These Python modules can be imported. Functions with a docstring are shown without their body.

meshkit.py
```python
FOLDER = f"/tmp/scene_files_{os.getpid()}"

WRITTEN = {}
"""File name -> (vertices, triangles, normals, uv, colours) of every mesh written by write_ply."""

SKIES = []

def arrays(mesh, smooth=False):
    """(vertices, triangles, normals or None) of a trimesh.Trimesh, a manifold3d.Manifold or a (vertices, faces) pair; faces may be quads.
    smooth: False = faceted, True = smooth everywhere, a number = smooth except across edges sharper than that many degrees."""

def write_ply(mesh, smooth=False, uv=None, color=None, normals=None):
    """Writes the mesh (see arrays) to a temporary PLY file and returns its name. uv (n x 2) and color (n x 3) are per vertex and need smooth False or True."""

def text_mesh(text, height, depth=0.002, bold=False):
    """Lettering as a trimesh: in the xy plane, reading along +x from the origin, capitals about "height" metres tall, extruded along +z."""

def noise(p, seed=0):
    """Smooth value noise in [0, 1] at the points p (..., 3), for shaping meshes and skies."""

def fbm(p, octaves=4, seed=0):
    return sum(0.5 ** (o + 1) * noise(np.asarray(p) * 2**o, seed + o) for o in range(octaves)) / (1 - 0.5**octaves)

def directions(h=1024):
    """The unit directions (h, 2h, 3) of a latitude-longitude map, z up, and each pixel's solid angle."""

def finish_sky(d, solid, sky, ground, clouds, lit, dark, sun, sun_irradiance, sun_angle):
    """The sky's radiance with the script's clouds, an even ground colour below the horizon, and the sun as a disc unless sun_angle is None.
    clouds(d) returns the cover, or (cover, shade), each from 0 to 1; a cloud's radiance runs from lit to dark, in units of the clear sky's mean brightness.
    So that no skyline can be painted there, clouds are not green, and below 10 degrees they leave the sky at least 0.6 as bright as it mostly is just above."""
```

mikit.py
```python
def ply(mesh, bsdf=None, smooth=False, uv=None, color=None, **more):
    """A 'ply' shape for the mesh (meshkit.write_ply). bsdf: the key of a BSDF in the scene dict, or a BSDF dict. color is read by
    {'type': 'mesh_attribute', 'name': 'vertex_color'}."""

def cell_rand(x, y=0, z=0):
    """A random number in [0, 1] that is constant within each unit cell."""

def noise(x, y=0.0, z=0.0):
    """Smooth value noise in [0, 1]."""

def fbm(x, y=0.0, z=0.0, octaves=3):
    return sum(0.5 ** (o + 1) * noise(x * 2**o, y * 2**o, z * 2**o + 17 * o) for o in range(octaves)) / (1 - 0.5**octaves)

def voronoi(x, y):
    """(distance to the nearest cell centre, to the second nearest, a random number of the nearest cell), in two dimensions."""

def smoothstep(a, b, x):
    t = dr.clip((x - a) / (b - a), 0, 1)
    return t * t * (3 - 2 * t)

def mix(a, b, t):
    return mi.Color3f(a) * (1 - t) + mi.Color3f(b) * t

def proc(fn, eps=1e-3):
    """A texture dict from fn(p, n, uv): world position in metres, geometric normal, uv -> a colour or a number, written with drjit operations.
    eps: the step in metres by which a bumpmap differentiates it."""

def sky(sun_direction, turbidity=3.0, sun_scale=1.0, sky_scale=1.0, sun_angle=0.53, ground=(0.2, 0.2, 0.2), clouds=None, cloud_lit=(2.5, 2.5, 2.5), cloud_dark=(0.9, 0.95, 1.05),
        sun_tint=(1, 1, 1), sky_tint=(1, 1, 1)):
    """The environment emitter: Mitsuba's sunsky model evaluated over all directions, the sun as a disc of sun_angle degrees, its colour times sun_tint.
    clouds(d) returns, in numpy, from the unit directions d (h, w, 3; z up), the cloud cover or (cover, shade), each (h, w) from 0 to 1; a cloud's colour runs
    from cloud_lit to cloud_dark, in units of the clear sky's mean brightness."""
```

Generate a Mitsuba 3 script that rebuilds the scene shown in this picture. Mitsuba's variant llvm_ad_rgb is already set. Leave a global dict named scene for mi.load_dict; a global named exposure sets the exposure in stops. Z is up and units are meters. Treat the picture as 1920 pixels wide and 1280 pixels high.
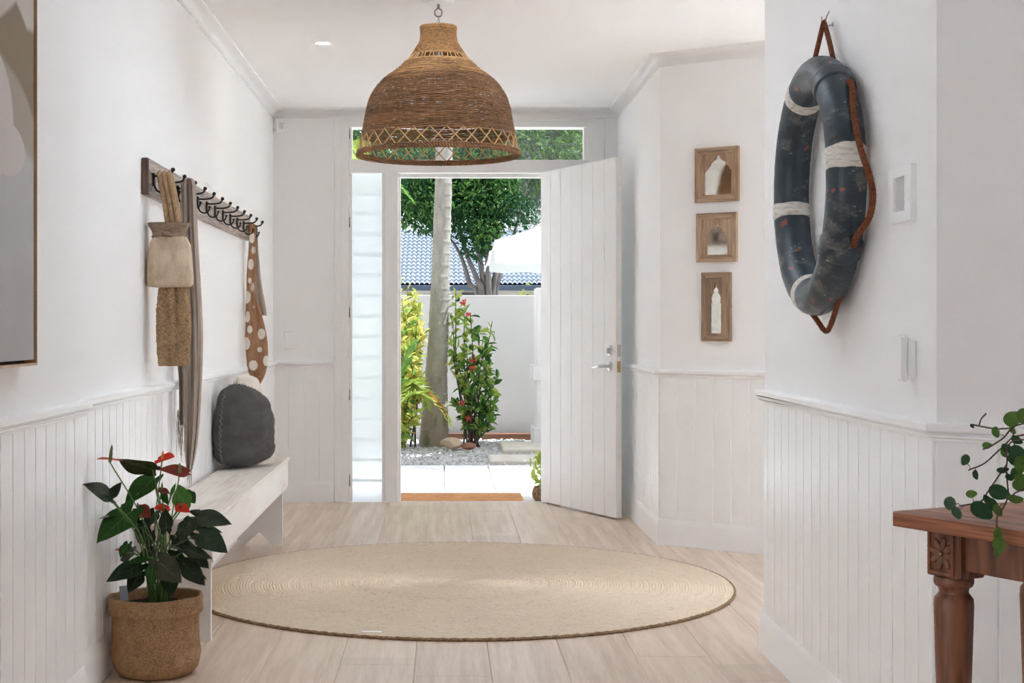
import math, random
import numpy as np, trimesh, manifold3d as m3, drjit as dr, mitsuba as mi
import mikit, meshkit
from mikit import proc, noise, fbm, voronoi, smoothstep, mix, cell_rand
from shapely.geometry import Polygon, Point
from shapely import affinity

T = mi.ScalarTransform4f
scene, labels, taken = {}, {}, {}
rng = np.random.default_rng(7)
random.seed(7)
PI = math.pi

# ------------------------------------------------------------------ camera, sky, sun, exposure
scene['camera'] = {'type': 'perspective', 'fov': 38.49, 'fov_axis': 'x', 'near_clip': 0.05, 'far_clip': 500.0,
                   'principal_point_offset_x': 0.0664, 'principal_point_offset_y': 0.0191,
                   'to_world': T().look_at(origin=[0, 0, 1.1], target=[0, 1, 1.1], up=[0, 0, 1])}
SUN = np.array([0.40, 0.08, 0.91]); SUN /= np.linalg.norm(SUN)
def clouds(d):
    n = meshkit.fbm(d * np.array([3.0, 3.0, 6.0]), 4, 3)
    return np.clip((n - 0.34) * 4.0, 0.15, 0.92)
scene['sky'] = mikit.sky(SUN, turbidity=3.5, sun_scale=0.0, sky_scale=1.0, ground=(0.35, 0.35, 0.33), clouds=clouds,
                         cloud_lit=(1.35, 1.33, 1.32), cloud_dark=(0.9, 0.9, 0.92), sky_tint=(1.2, 1.02, 0.9))
scene['sun'] = {'type': 'directional', 'direction': (-SUN).tolist(), 'irradiance': {'type': 'rgb', 'value': [1.33, 1.50, 1.68]}}
exposure = 3.05

# ------------------------------------------------------------------ helpers
def numbered(key):
    n = taken.get(key)
    taken[key] = 0 if n is None else n + 1
    return key if n is None else '%s_%03d' % (key, n + 1)

def thing(name, label, cat, group=None, kind=None):
    k = numbered(name)
    e = {'label': label, 'category': cat}
    if group: e['group'] = group
    if kind: e['kind'] = kind
    labels[k] = e
    return k

def put(name, mesh, mat, parent=None, smooth=False, label=None, kind=None, at=None, **kw):
    """One entry of the scene: a part of parent, or a whole thing when parent is None (then tag() it)."""
    k = numbered((parent + '__' if parent else '') + name)
    d = mesh if isinstance(mesh, dict) else mikit.ply(mesh, mat, smooth=smooth, **kw)
    if isinstance(mesh, dict) and mat is not None:
        d = {**d, 'bsdf': {'type': 'ref', 'id': mat}}
    if at is not None:
        d = {**d, 'to_world': at}
    scene[k] = d
    e = {}
    if label: e['label'] = label
    if kind: e['kind'] = kind
    if e: labels[k] = e
    return k

def tag(k, label, cat, group=None, kind=None):
    labels[k] = {'label': label, 'category': cat}
    if group: labels[k]['group'] = group
    if kind: labels[k]['kind'] = kind
    return k

def struct(name, mesh, mat, label, cat, smooth=False, parent=None):
    k = put(name, mesh, mat, parent, smooth)
    labels[k] = {'label': label, 'category': cat, 'kind': 'structure'}
    return k

cat_ = trimesh.util.concatenate
def M(v, f): return trimesh.Trimesh(np.asarray(v, float), np.asarray(f, int), process=False)

def box(x0, x1, y0, y1, z0, z1, b=0.0):
    if b <= 0:
        m = trimesh.creation.box(extents=(x1 - x0, y1 - y0, z1 - z0))
        m.apply_translation(((x0 + x1) / 2, (y0 + y1) / 2, (z0 + z1) / 2))
        return m
    pts = []
    for x, sx in ((x0, 1), (x1, -1)):
        for y, sy in ((y0, 1), (y1, -1)):
            for z, sz in ((z0, 1), (z1, -1)):
                pts += [(x + sx * b, y + sy * b, z), (x + sx * b, y, z + sz * b), (x, y + sy * b, z + sz * b)]
    return trimesh.convex.convex_hull(np.array(pts))

def frame_mat(o, u, n):
    """Matrix of a local frame: local x along u, local y along n, z up, origin o."""
    m = np.eye(4); m[:3, 0] = [u[0], u[1], 0]; m[:3, 1] = [n[0], n[1], 0]; m[:3, 3] = [o[0], o[1], o[2] if len(o) > 2 else 0]
    return m
def moved(mesh, mat4):
    m = mesh.copy(); m.apply_transform(mat4); return m
def TM(m): return T(np.asarray(m, float).tolist())

def frames(P, closed=False):
    P = np.asarray(P, float)
    t = np.roll(P, -1, 0) - np.roll(P, 1, 0) if closed else np.gradient(P, axis=0)
    t /= np.linalg.norm(t, axis=1, keepdims=True) + 1e-12
    a = np.array([0, 0, 1.0]) if abs(t[0][2]) < 0.9 else np.array([1.0, 0, 0])
    n = np.cross(t[0], a); n /= np.linalg.norm(n); N = [n]
    for k in range(1, len(P)):
        n = N[-1] - t[k] * np.dot(N[-1], t[k]); N.append(n / (np.linalg.norm(n) + 1e-12))
    N = np.array(N); return t, N, np.cross(t, N)

def tube(P, r, n=8, closed=False, flat=1.0):
    P = np.asarray(P, float); r = np.broadcast_to(np.asarray(r, float), (len(P),))
    t, N, B = frames(P, closed); a = np.arange(n) * 2 * PI / n
    V = (P[:, None] + r[:, None, None] * (np.cos(a)[None, :, None] * N[:, None] + flat * np.sin(a)[None, :, None] * B[:, None])).reshape(-1, 3)
    K = len(P); F = []
    i = np.arange(K if closed else K - 1)[:, None]; j = np.arange(n)[None, :]
    a0 = i * n + j; a1 = i * n + (j + 1) % n; b0 = ((i + 1) % K) * n + j; b1 = ((i + 1) % K) * n + (j + 1) % n
    F = np.concatenate([np.stack([a0, a1, b1], -1).reshape(-1, 3), np.stack([a0, b1, b0], -1).reshape(-1, 3)])
    if not closed:
        V = np.vstack([V, P[:1], P[-1:]]); s = K * n; e = s + 1
        jj = np.arange(n)
        F = np.vstack([F, np.stack([jj * 0 + s, (jj + 1) % n, jj], 1), np.stack([jj * 0 + e, (K - 1) * n + jj, (K - 1) * n + (jj + 1) % n], 1)])
    return M(V, F)

def bez(P, n=12):
    """Catmull-Rom curve through the points."""
    P = np.asarray(P, float); Q = np.vstack([2 * P[0] - P[1], P, 2 * P[-1] - P[-2]]); out = []
    for k in range(1, len(Q) - 2):
        s = np.linspace(0, 1, n, endpoint=False)[:, None]
        a, b, c, d = Q[k - 1], Q[k], Q[k + 1], Q[k + 2]
        out.append(0.5 * (2 * b + (c - a) * s + (2 * a - 5 * b + 4 * c - d) * s ** 2 + (3 * b - a - 3 * c + d) * s ** 3))
    return np.vstack(out + [P[-1:]])

def grid(fn, nu, nv, closed_u=False):
    """Surface mesh of fn(u, v) -> (.., 3), u, v in [0, 1]."""
    u = np.linspace(0, 1, nu, endpoint=not closed_u); v = np.linspace(0, 1, nv)
    U, V = np.meshgrid(u, v, indexing='ij'); P = fn(U, V).reshape(-1, 3)
    i = np.arange(nu if closed_u else nu - 1)[:, None]; j = np.arange(nv - 1)[None]
    a = i * nv + j; b = ((i + 1) % nu) * nv + j
    F = np.concatenate([np.stack([a, b, b + 1], -1).reshape(-1, 3), np.stack([a, b + 1, a + 1], -1).reshape(-1, 3)])
    return M(P, F)

def lathe(prof, n=32, c=(0, 0, 0)):
    prof = np.asarray(prof, float)
    def fn(u, v):
        k = v * (len(prof) - 1); r = np.interp(k, np.arange(len(prof)), prof[:, 0]); z = np.interp(k, np.arange(len(prof)), prof[:, 1])
        return np.stack([c[0] + r * np.cos(2 * PI * u), c[1] + r * np.sin(2 * PI * u), c[2] + z], -1)
    return grid(fn, n, len(prof), True)

def extrude(poly, h):
    return cat_([trimesh.creation.extrude_polygon(g, h, engine='earcut') for g in getattr(poly, 'geoms', [poly]) if g.area > 1e-8])

def run(path, prof, side=1):
    """Moulding: profile (offset into the room, z) swept along a plan path with mitred corners; side=+1: room on the left of the walk."""
    P = np.asarray(path, float); n = len(P)
    d = np.diff(P, axis=0); d /= np.linalg.norm(d, axis=1, keepdims=True)
    nn = np.stack([-d[:, 1], d[:, 0]], 1) * side
    mit = []
    for k in range(n):
        if k == 0: mit.append(nn[0])
        elif k == n - 1: mit.append(nn[-1])
        else:
            b = nn[k - 1] + nn[k]; b /= np.linalg.norm(b); mit.append(b / max(0.2, np.dot(b, nn[k])))
    mit = np.array(mit); prof = np.asarray(prof, float); K = len(prof)
    V = np.concatenate([np.concatenate([P[k] + prof[:, :1] * mit[k], prof[:, 1:]], 1) for k in range(n)])
    F = []
    for k in range(n - 1):
        for j in range(K):
            a, b = k * K + j, k * K + (j + 1) % K
            F += [[a, b, b + K], [a, b + K, a + K]]
    from mapbox_earcut import triangulate_float64 as tri
    e = tri(prof, np.array([K])).reshape(-1, 3)
    F += e.tolist() + (e[:, ::-1] + (n - 1) * K).tolist()
    m = M(V, F); m.fix_normals() if False else None
    if m.volume < 0: m.invert()
    return m

# ------------------------------------------------------------------ materials
def rgb(c): return {'type': 'rgb', 'value': [float(x) for x in c]}
def mat(name, color, rough=0.5, spec=0.5, metal=0.0, bump=None, bscale=None, two=True, **kw):
    b = {'type': 'principled', 'base_color': color if isinstance(color, dict) else rgb(color),
         'roughness': rough if isinstance(rough, dict) else float(rough), 'specular': float(spec), 'metallic': float(metal), **kw}
    if bump is not None:
        b = {'type': 'bumpmap', 'arbitrary': bump, 'scale': float(bscale or 1.0), 'nested': b}
    if two: b = {'type': 'twosided', 'nested': b}
    scene['mat_' + name] = b
    return 'mat_' + name
def leafmat(name, c, trans=0.7, rough=0.4, spec=0.5):
    scene['mat_' + name] = {'type': 'principledthin', 'base_color': rgb(c), 'diff_trans': float(trans), 'roughness': float(rough), 'eta': 1.4, 'spec_trans': 0.0}
    return 'mat_' + name

WHITE = mat('wall_paint', (0.88, 0.878, 0.876), 0.55, 0.35)
TRIM = mat('trim_paint', (0.885, 0.883, 0.881), 0.32, 0.5)
CEIL = mat('ceiling_paint', (0.89, 0.888, 0.886), 0.8, 0.2)
FRAME = mat('frame_paint', (0.875, 0.868, 0.860), 0.35, 0.5)
EXTW = mat('render_wall', (0.67, 0.645, 0.615), 0.85, 0.2)

def oak(p, n, uv):
    c = dr.floor((p.x + 0.588 + 4.926) / 0.2463)
    o = cell_rand(c, 3, 1) * 40.0
    g = fbm(p.x * 42.0 + o, p.y * 2.2 + o, 0.0, 4)
    g2 = fbm(p.x * 9.0 + o * 2, p.y * 1.1, 2.0, 3)
    fine = noise(p.x * 380.0, p.y * 14.0 + o, 0.0)
    t = dr.clip(0.55 * g + 0.3 * g2 + 0.18 * fine, 0, 1)
    col = mix((0.51, 0.395, 0.305), (0.615, 0.495, 0.40), smoothstep(0.25, 0.8, t))
    return col * (0.93 + 0.14 * cell_rand(c, dr.floor((p.y + o) / 2.1), 5))
OAK = mat('oak_floor', proc(oak), 0.36, 0.9, clearcoat=0.5, clearcoat_gloss=0.4)
# ------------------------------------------------------------------ the room
HC, Y1, XL, XN, XR = 2.49, 9.29, -1.082, -1.04, 1.10
YJ = 4.19                                            # where the nearer left wall steps out
A0 = np.array([XR, 7.46]); AU = np.array([0.823, -0.568]); AN = np.array([-0.568, -0.823])   # angled wall with the mirrors
B0 = np.array([1.095, 3.26]); BU = np.array([0.766, -0.643]); BN = np.array([-0.643, -0.766])  # angled wall by the table
YR = 4.985                                           # far end of the nearer right wall
RAIL_Z, SK = 0.85, 0.14

# floor: every plank a part
fl = thing('floor', 'pale oak plank floor of the hallway', 'floor', kind='structure')
put('subfloor', box(-4.2, 5.2, -5.2, 9.30, -0.2, -0.016), mat('subfloor', (0.16, 0.12, 0.09), 0.9), fl)
PW = 0.2463
def plank_mesh(w, L, h=0.016, b=0.0022):
    x0, x1, y0, y1 = 0.0003, w - 0.0003, 0.0003, L - 0.0003
    v = [(x0, y0, -h), (x1, y0, -h), (x1, y1, -h), (x0, y1, -h), (x0, y0, -b), (x1, y0, -b), (x1, y1, -b), (x0, y1, -b),
         (x0 + b, y0 + b, 0), (x1 - b, y0 + b, 0), (x1 - b, y1 - b, 0), (x0 + b, y1 - b, 0)]
    f = [(0, 2, 1), (0, 3, 2), (8, 9, 10), (8, 10, 11)]
    for k in range(4):
        l = (k + 1) % 4
        f += [(k, l, 4 + l), (k, 4 + l, 4 + k), (4 + k, 4 + l, 8 + l), (4 + k, 8 + l, 8 + k)]
    return M(v, f)
cache = {}
r_ = random.Random(3)
for c in range(-15, 24):
    x = -0.588 + PW * c
    inside = -1.3 < x < 1.9
    y = -5.0 if not inside else -5.0 + r_.uniform(-1.6, -0.1)
    ytop = 9.30 if inside else 2.4
    while y < ytop:
        L = 2.1 if r_.random() < 0.75 else 1.4
        y0, y1 = max(y, -5.0), min(y + L, ytop)
        if y1 - y0 > 0.05:
            key = round(y1 - y0, 3)
            if key not in cache: cache[key] = mikit.ply(plank_mesh(PW, y1 - y0), OAK)
            put('plank', cache[key], None, fl, at=T().translate([x, y0, 0]))
        y += L

# walls
def board_mesh(w, h, t=0.009, b=0.0036):
    """One V-jointed lining board: local x along the wall, y out of it, z up."""
    pr = [(0, 0), (w, 0), (w, t - b), (w - b, t), (b, t), (0, t - b)]
    V = [(x, y, z) for z in (0, h) for x, y in pr]; K = 6; F = []
    for j in range(K):
        l = (j + 1) % K; F += [(j, l, l + K), (j, l + K, j + K)]
    F += [(K + 0, K + 1, K + 2), (K + 0, K + 2, K + 3), (K + 0, K + 3, K + 4), (K + 0, K + 4, K + 5)]
    return M(V, F)
def line_boards(parent, o, u, n, length, w=0.0975, z0=0.10, z1=0.87, cut=True):
    shared = {}
    k, s = 0, 0.0
    while s < length - 1e-4:
        ww = min(w, length - s)
        key = round(ww, 4)
        if key not in shared: shared[key] = mikit.ply(board_mesh(ww, z1 - z0), TRIM)
        put('board', shared[key], None, parent, at=TM(frame_mat((o[0] + u[0] * s, o[1] + u[1] * s, z0), u, n)))
        s += w
wl = struct('wall_left', box(XL - 0.12, XL, YJ - 0.2, Y1 + 0.12, 0, HC), WHITE, 'long white wall with the coat rack and V-jointed lining boards', 'wall')
line_boards(wl, (XL, Y1), (0, -1), (1, 0), Y1 - YJ)
wn = struct('wall_near_left', box(XL - 0.12, XN, 2.35, YJ, 0, HC), WHITE, 'nearer white wall with the abstract painting, stepping out beside the plant', 'wall')
line_boards(wn, (XN, YJ), (0, -1), (1, 0), YJ - 2.35)
wr = struct('wall_far_right', box(XR, XR + 0.12, 7.46, Y1 + 0.12, 0, HC), WHITE, 'short bright white wall beside the open door', 'wall')
line_boards(wr, (XR, 7.46), (0, 1), (-1, 0), Y1 - 7.46)
AL = 0.72
wa = struct('wall_angled', moved(box(0, AL, -0.12, 0, 0, HC), frame_mat(A0, AU, AN)), WHITE, 'angled grey-white wall holding three mirrors', 'wall')
line_boards(wa, A0, AU, AN, AL, 0.0975)
wq = struct('wall_near_right', box(1.095, 1.215, 3.26, YR, 0, HC), WHITE, 'nearer white wall with the lifebuoy above lining boards', 'wall')
line_boards(wq, (1.095, 3.26), (0, 1), (-1, 0), YR - 3.26)
wb = struct('wall_near_angled', moved(box(0, 1.6, -0.12, 0, 0, HC), frame_mat(B0, BU, BN)), WHITE, 'angled wall behind the timber table', 'wall')
line_boards(wb, B0, BU, BN, 1.6, 0.14)
struct('wall_return', box(1.095, 2.4, YR, YR + 0.02, 0, HC), WHITE, 'hidden end face of the nearer wall', 'wall')

# back wall with the door frame opening
OX0, OX1, OZ = -0.652, 0.975, 2.412
S_ = 0.003379
bw = thing('wall_back', 'white end wall around the front door', 'wall', kind='structure')
put('panel', box(XL - 0.1, OX0, Y1, Y1 + 0.12, 0, HC), WHITE, bw)
put('panel', box(OX1, XR + 0.1, Y1, Y1 + 0.12, 0, HC), WHITE, bw)
put('panel', box(OX0, OX1, Y1, Y1 + 0.12, OZ, HC), WHITE, bw)
line_boards(bw, (OX0 - 0.04, Y1), (-1, 0), (0, -1), OX0 - 0.04 - XL)

scene['mat_opal'] = {'type': 'principledthin', 'base_color': rgb((0.92, 0.93, 0.94)), 'diff_trans': 1.0, 'roughness': 0.5, 'eta': 1.45, 'spec_trans': 0.0}
# ceiling with the eave beyond the door
KX0, KX1, KY0, KY1 = -0.45, 0.45, 3.7, 6.05               # roof light over the nearer end of the hall
ce = thing('ceiling', 'flat white hallway ceiling', 'ceiling', kind='structure')
for q in ((-4.2, 2.42, -5.2, KY0), (-4.2, 2.95, KY1, 9.42), (-4.2, KX0, KY0, KY1), (KX1, 2.95, KY0, KY1)):
    put('lining', box(*q, HC, HC + 0.15), CEIL, ce)
sl = thing('window_4', 'opal roof light over the nearer end of the hall', 'roof light', kind='structure')
for q in ((KX0 - 0.03, KX0, KY0, KY1), (KX1, KX1 + 0.03, KY0, KY1), (KX0, KX1, KY0 - 0.03, KY0), (KX0, KX1, KY1, KY1 + 0.03)):
    put('shaft_lining', box(*q, HC + 0.15, HC + 0.36), CEIL, sl)
put('opal_pane', M([(KX0, KY0, HC + 0.34), (KX1, KY0, HC + 0.34), (KX1, KY1, HC + 0.34), (KX0, KY1, HC + 0.34)], [(0, 1, 2), (0, 2, 3)]), 'mat_opal', sl)
struct('ceiling_living', box(2.42, 5.2, -5.2, 2.4, HC, HC + 0.15), CEIL, 'flat white ceiling of the room behind', 'ceiling')
struct('eave', box(-4.2, 2.6, 9.42, 10.3, 2.50, 2.62), EXTW, 'white eave lining above the front door', 'eave')

# mouldings
sk = [(0, 0), (0.017, 0), (0.017, 0.105), (0.013, 0.118), (0.010, 0.134), (0.006, SK), (0, SK)]
rail = [(0, RAIL_Z), (0.011, RAIL_Z), (0.012, 0.851), (0.012, 0.856), (0.018, 0.8575), (0.021, 0.860), (0.021, 0.864), (0.017, 0.8665), (0.016, 0.869), (0.024, 0.870), (0.028, 0.873), (0.029, 0.877), (0.029, 0.887), (0.026, 0.8905), (0, 0.8925)]
a = np.linspace(0, PI / 2, 7)
cove = [(0, HC), (0, HC - 0.062), (0.006, HC - 0.062), (0.006, HC - 0.056)] + [(0.006 + 0.05 * (1 - math.cos(t)), HC - 0.056 + 0.044 * math.sin(t)) for t in a[1:]] + [(0.062, HC - 0.012), (0.062, HC)]
pl = [(OX0 - 0.045, Y1), (XL, Y1), (XL, YJ), (XN, YJ), (XN, 2.35)]
Aend = A0 + AU * AL
pf = [(OX1 + 0.05, Y1), (XR, Y1), tuple(A0), tuple(Aend)]
pn = [(1.6, YR + 0.02), (1.095, YR + 0.02), tuple(B0), tuple(B0 + BU * 1.6)]
struct('baseboard_left', run(pl, sk, 1), TRIM, 'tall white skirting along the coat rack wall', 'skirting', 30)
struct('baseboard_far_right', run(pf, sk, -1), TRIM, 'tall white skirting below the mirrors and behind the door', 'skirting', 30)
struct('baseboard_near_right', run(pn, sk, -1), TRIM, 'tall white skirting below the lifebuoy', 'skirting', 30)
struct('trim_1', run(pl, rail, 1), TRIM, 'white dado rail along the coat rack wall', 'dado rail', 30)
struct('trim_2', run(pf, rail, -1), TRIM, 'white dado rail below the mirrors', 'dado rail', 30)
struct('trim_3', run(pn, rail, -1), TRIM, 'white dado rail below the lifebuoy', 'dado rail', 30)
full = [(XN, 2.35), (XN, YJ), (XL, YJ), (XL, Y1), (XR, Y1), tuple(A0), tuple(Aend)]
struct('trim_4', run(full, cove, -1), TRIM, 'white cove cornice around the ceiling', 'cornice', 30)

# the room behind the camera and the side opening: plain walls with wide open doors
struct('wall_living_front', box(-4.2, XL - 0.12, 2.23, 2.35, 0, HC), WHITE, 'white front wall of the room behind', 'wall')
struct('wall_living_right', box(5.0, 5.2, -5.2, 2.2, 0, HC), WHITE, 'white side wall of the room behind', 'wall')
struct('wall_living_back', box(-4.2, 5.2, -5.2, -5.0, 0, HC), WHITE, 'white rear wall of the room behind', 'wall')
struct('wall_living_return', box(2.28, 5.2, 2.10, 2.23, 0, HC), WHITE, 'white return wall of the room behind', 'wall')

# ground outside
def paver(p, n, uv):
    g = fbm(p.x * 9.0, p.y * 9.0, 0.0, 4); s = noise(p.x * 160.0, p.y * 160.0, 0.0)
    return mix((0.64, 0.625, 0.60), (0.76, 0.75, 0.73), dr.clip(0.7 * g + 0.35 * s, 0, 1))
PAVE = mat('pale_paving', proc(paver), 0.75, 0.3)
struct('ground', box(-60, 60, -60, 90, -0.6, -0.13), mat('earth', (0.42, 0.40, 0.36), 0.95), 'ground around the house', 'ground')
struct('terrace', box(-12, 14, -16, 9.41, -0.13, -0.05), PAVE, 'pale paved terrace beside the house', 'paving')

# ------------------------------------------------------------------ front door, frame and louvre windows
df = thing('door_frame', 'white timber frame around the front door and its louvre windows', 'door frame', kind='structure')
F0, F1 = 9.272, 9.41
put('stile', box(OX0, -0.603, F0, F1, -0.05, OZ, 0.003), FRAME, df)
put('stile', box(0.906, OX1, F0, F1, -0.05, OZ, 0.003), FRAME, df)
put('head', box(-0.603, 0.906, F0, F1, 2.374, OZ, 0.003), FRAME, df)
put('mullion', cat_([box(-0.373, -0.292, F0, F1, -0.05, 2.088, 0.003), box(-0.300, -0.276, 9.345, F1, -0.05, 2.09, 0.002)]), FRAME, df)
put('mullion', cat_([box(0.647, 0.722, F0, F1, -0.05, 2.088, 0.003), box(0.632, 0.655, 9.345, F1, -0.05, 2.09, 0.002)]), FRAME, df)
put('transom_bar', cat_([box(-0.603, 0.906, F0, F1, 2.084, 2.166, 0.003), box(-0.276, 0.632, 9.345, F1, 2.062, 2.09, 0.002)]), FRAME, df)
put('sill', box(-0.603, 0.906, 9.30, 9.495, -0.08, -0.018, 0.002), mat('aluminium', (0.72, 0.72, 0.73), 0.35, 0.5, 0.7), df, label='pale metal door sill')
arc = [(0, 0), (0.016, 0.002), (0.018, 0.010), (0.014, 0.018), (0.012, 0.040), (0.008, 0.048), (0, 0.05)]
def archi(x, s):
    V = [(x + s * q, Y1 - p, z) for z in (0, 2.445) for p, q in arc]; K = len(arc); F = []
    for j in range(K): l = (j + 1) % K; F += [(j, l, l + K), (j, l + K, j + K)]
    F += [(K, K + j, K + j + 1) for j in range(1, K - 1)]
    m = M(V, F); m.invert() if s > 0 else None
    return m
put('architrave', box(OX0 - 0.042, OX0 + 0.008, Y1 - 0.016, Y1, 0, 2.428, 0.005), FRAME, df)
put('architrave', box(OX1 - 0.008, OX1 + 0.042, Y1 - 0.016, Y1, 0, 2.428, 0.005), FRAME, df)

scene['mat_frosted'] = {'type': 'principledthin', 'base_color': rgb((0.86, 0.89, 0.895)), 'diff_trans': 1.4, 'roughness': 0.28, 'eta': 1.5, 'spec_trans': 0.22}
scene['mat_clear_glass'] = {'type': 'thindielectric', 'int_ior': 1.5}
DARK = mat('dark_metal', (0.035, 0.030, 0.028), 0.45, 0.5, 0.3)
def blade(x0, x1, z, h, tilt, y=9.335):
    t = math.radians(tilt); m = box(x0, x1, -0.003, 0.003, -h / 2, h / 2, 0.0015)
    m.apply_transform(trimesh.transformations.rotation_matrix(t, (1, 0, 0))); m.apply_translation((0, y, z)); return m
def sheet(x0, x1, z, h, tilt, y=9.335):
    c, s = math.cos(math.radians(tilt)) * h / 2, math.sin(math.radians(tilt)) * h / 2
    return M([(x0, y + s, z - c), (x1, y + s, z - c), (x1, y - s, z + c), (x0, y - s, z + c)], [(0, 1, 2), (0, 2, 3)])
def louvre(name, label, x0, x1, z0, z1, n, frosted, handles):
    w = thing(name, label, 'louvre window', kind='structure')
    ch = 0.020
    put('channel', box(x0, x0 + ch, 9.30, 9.37, z0, z1, 0.002), FRAME, w)
    put('channel', box(x1 - ch, x1, 9.30, 9.37, z0, z1, 0.002), FRAME, w)
    p = (z1 - z0) / n
    for k in range(n):
        z = z0 + p * (k + 0.5)
        put('louvre_blade', sheet(x0 + ch * 0.8, x1 - ch * 0.8, z, p + 0.018, -5.0), 'mat_frosted' if frosted else 'mat_clear_glass', w)
    for z in handles:
        hm = cat_([tube(bez([(x0 + 0.006, 9.298, z + 0.045), (x0 + 0.006, 9.284, z + 0.02), (x0 + 0.007, 9.268, z - 0.03)], 5), [0.0018] * 8 + [0.0026] * 3, 6)])
        put('louvre_handle', hm, DARK, w, 30)
        put('handle_clip', box(x0 + 0.002, x0 + 0.013, 9.290, 9.302, z + 0.035, z + 0.065, 0.001), FRAME, w)
louvre('window_1', 'tall frosted glass louvre window beside the open doorway', -0.603, -0.373, 0.004, 2.084, 16, True, (1.77, 1.20, 0.68, 0.135))
louvre('window_2', 'clear glass louvre fanlight above the doorway', -0.603, 0.906, 2.166, 2.374, 2, False, (2.33,))
louvre('window_3', 'narrow frosted louvre window hidden behind the open door', 0.722, 0.906, 0.004, 2.084, 16, True, ())

# the leaf stands 114 degrees open
LU, LN = np.array([0.407, -0.9134]), np.array([-0.9134, -0.407])
LP = (0.645, 9.276)
DM = frame_mat(LP, LU, LN)
LW, LZ0, LZ1 = 0.925, 0.012, 2.083
do = thing('door_1', 'white boarded front door standing open', 'door', kind='structure')
put('leaf_core', moved(box(0, LW, 0.0, 0.030, LZ0, LZ1, 0.001), DM), FRAME, do)
nb = 7
for k in range(nb):
    w = LW / nb
    put('door_board', moved(board_mesh(w, LZ1 - LZ0, 0.009, 0.0035), DM @ trimesh.transformations.translation_matrix((k * w, 0.029, LZ0))), FRAME, do)
CHROME = mat('satin_chrome', (0.62, 0.61, 0.60), 0.25, 0.5, 1.0)
BRASS = mat('brass', (0.55, 0.40, 0.22), 0.35, 0.5, 1.0)
def rose(s, z, r=0.027):
    m = lathe([(0, 0.012), (r * 0.75, 0.012), (r * 0.95, 0.009), (r, 0.004), (r, 0)], 28)
    m.apply_transform(trimesh.transformations.rotation_matrix(-PI / 2, (1, 0, 0))); m.apply_translation((s, 0.038, z)); return moved(m, DM)
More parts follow.
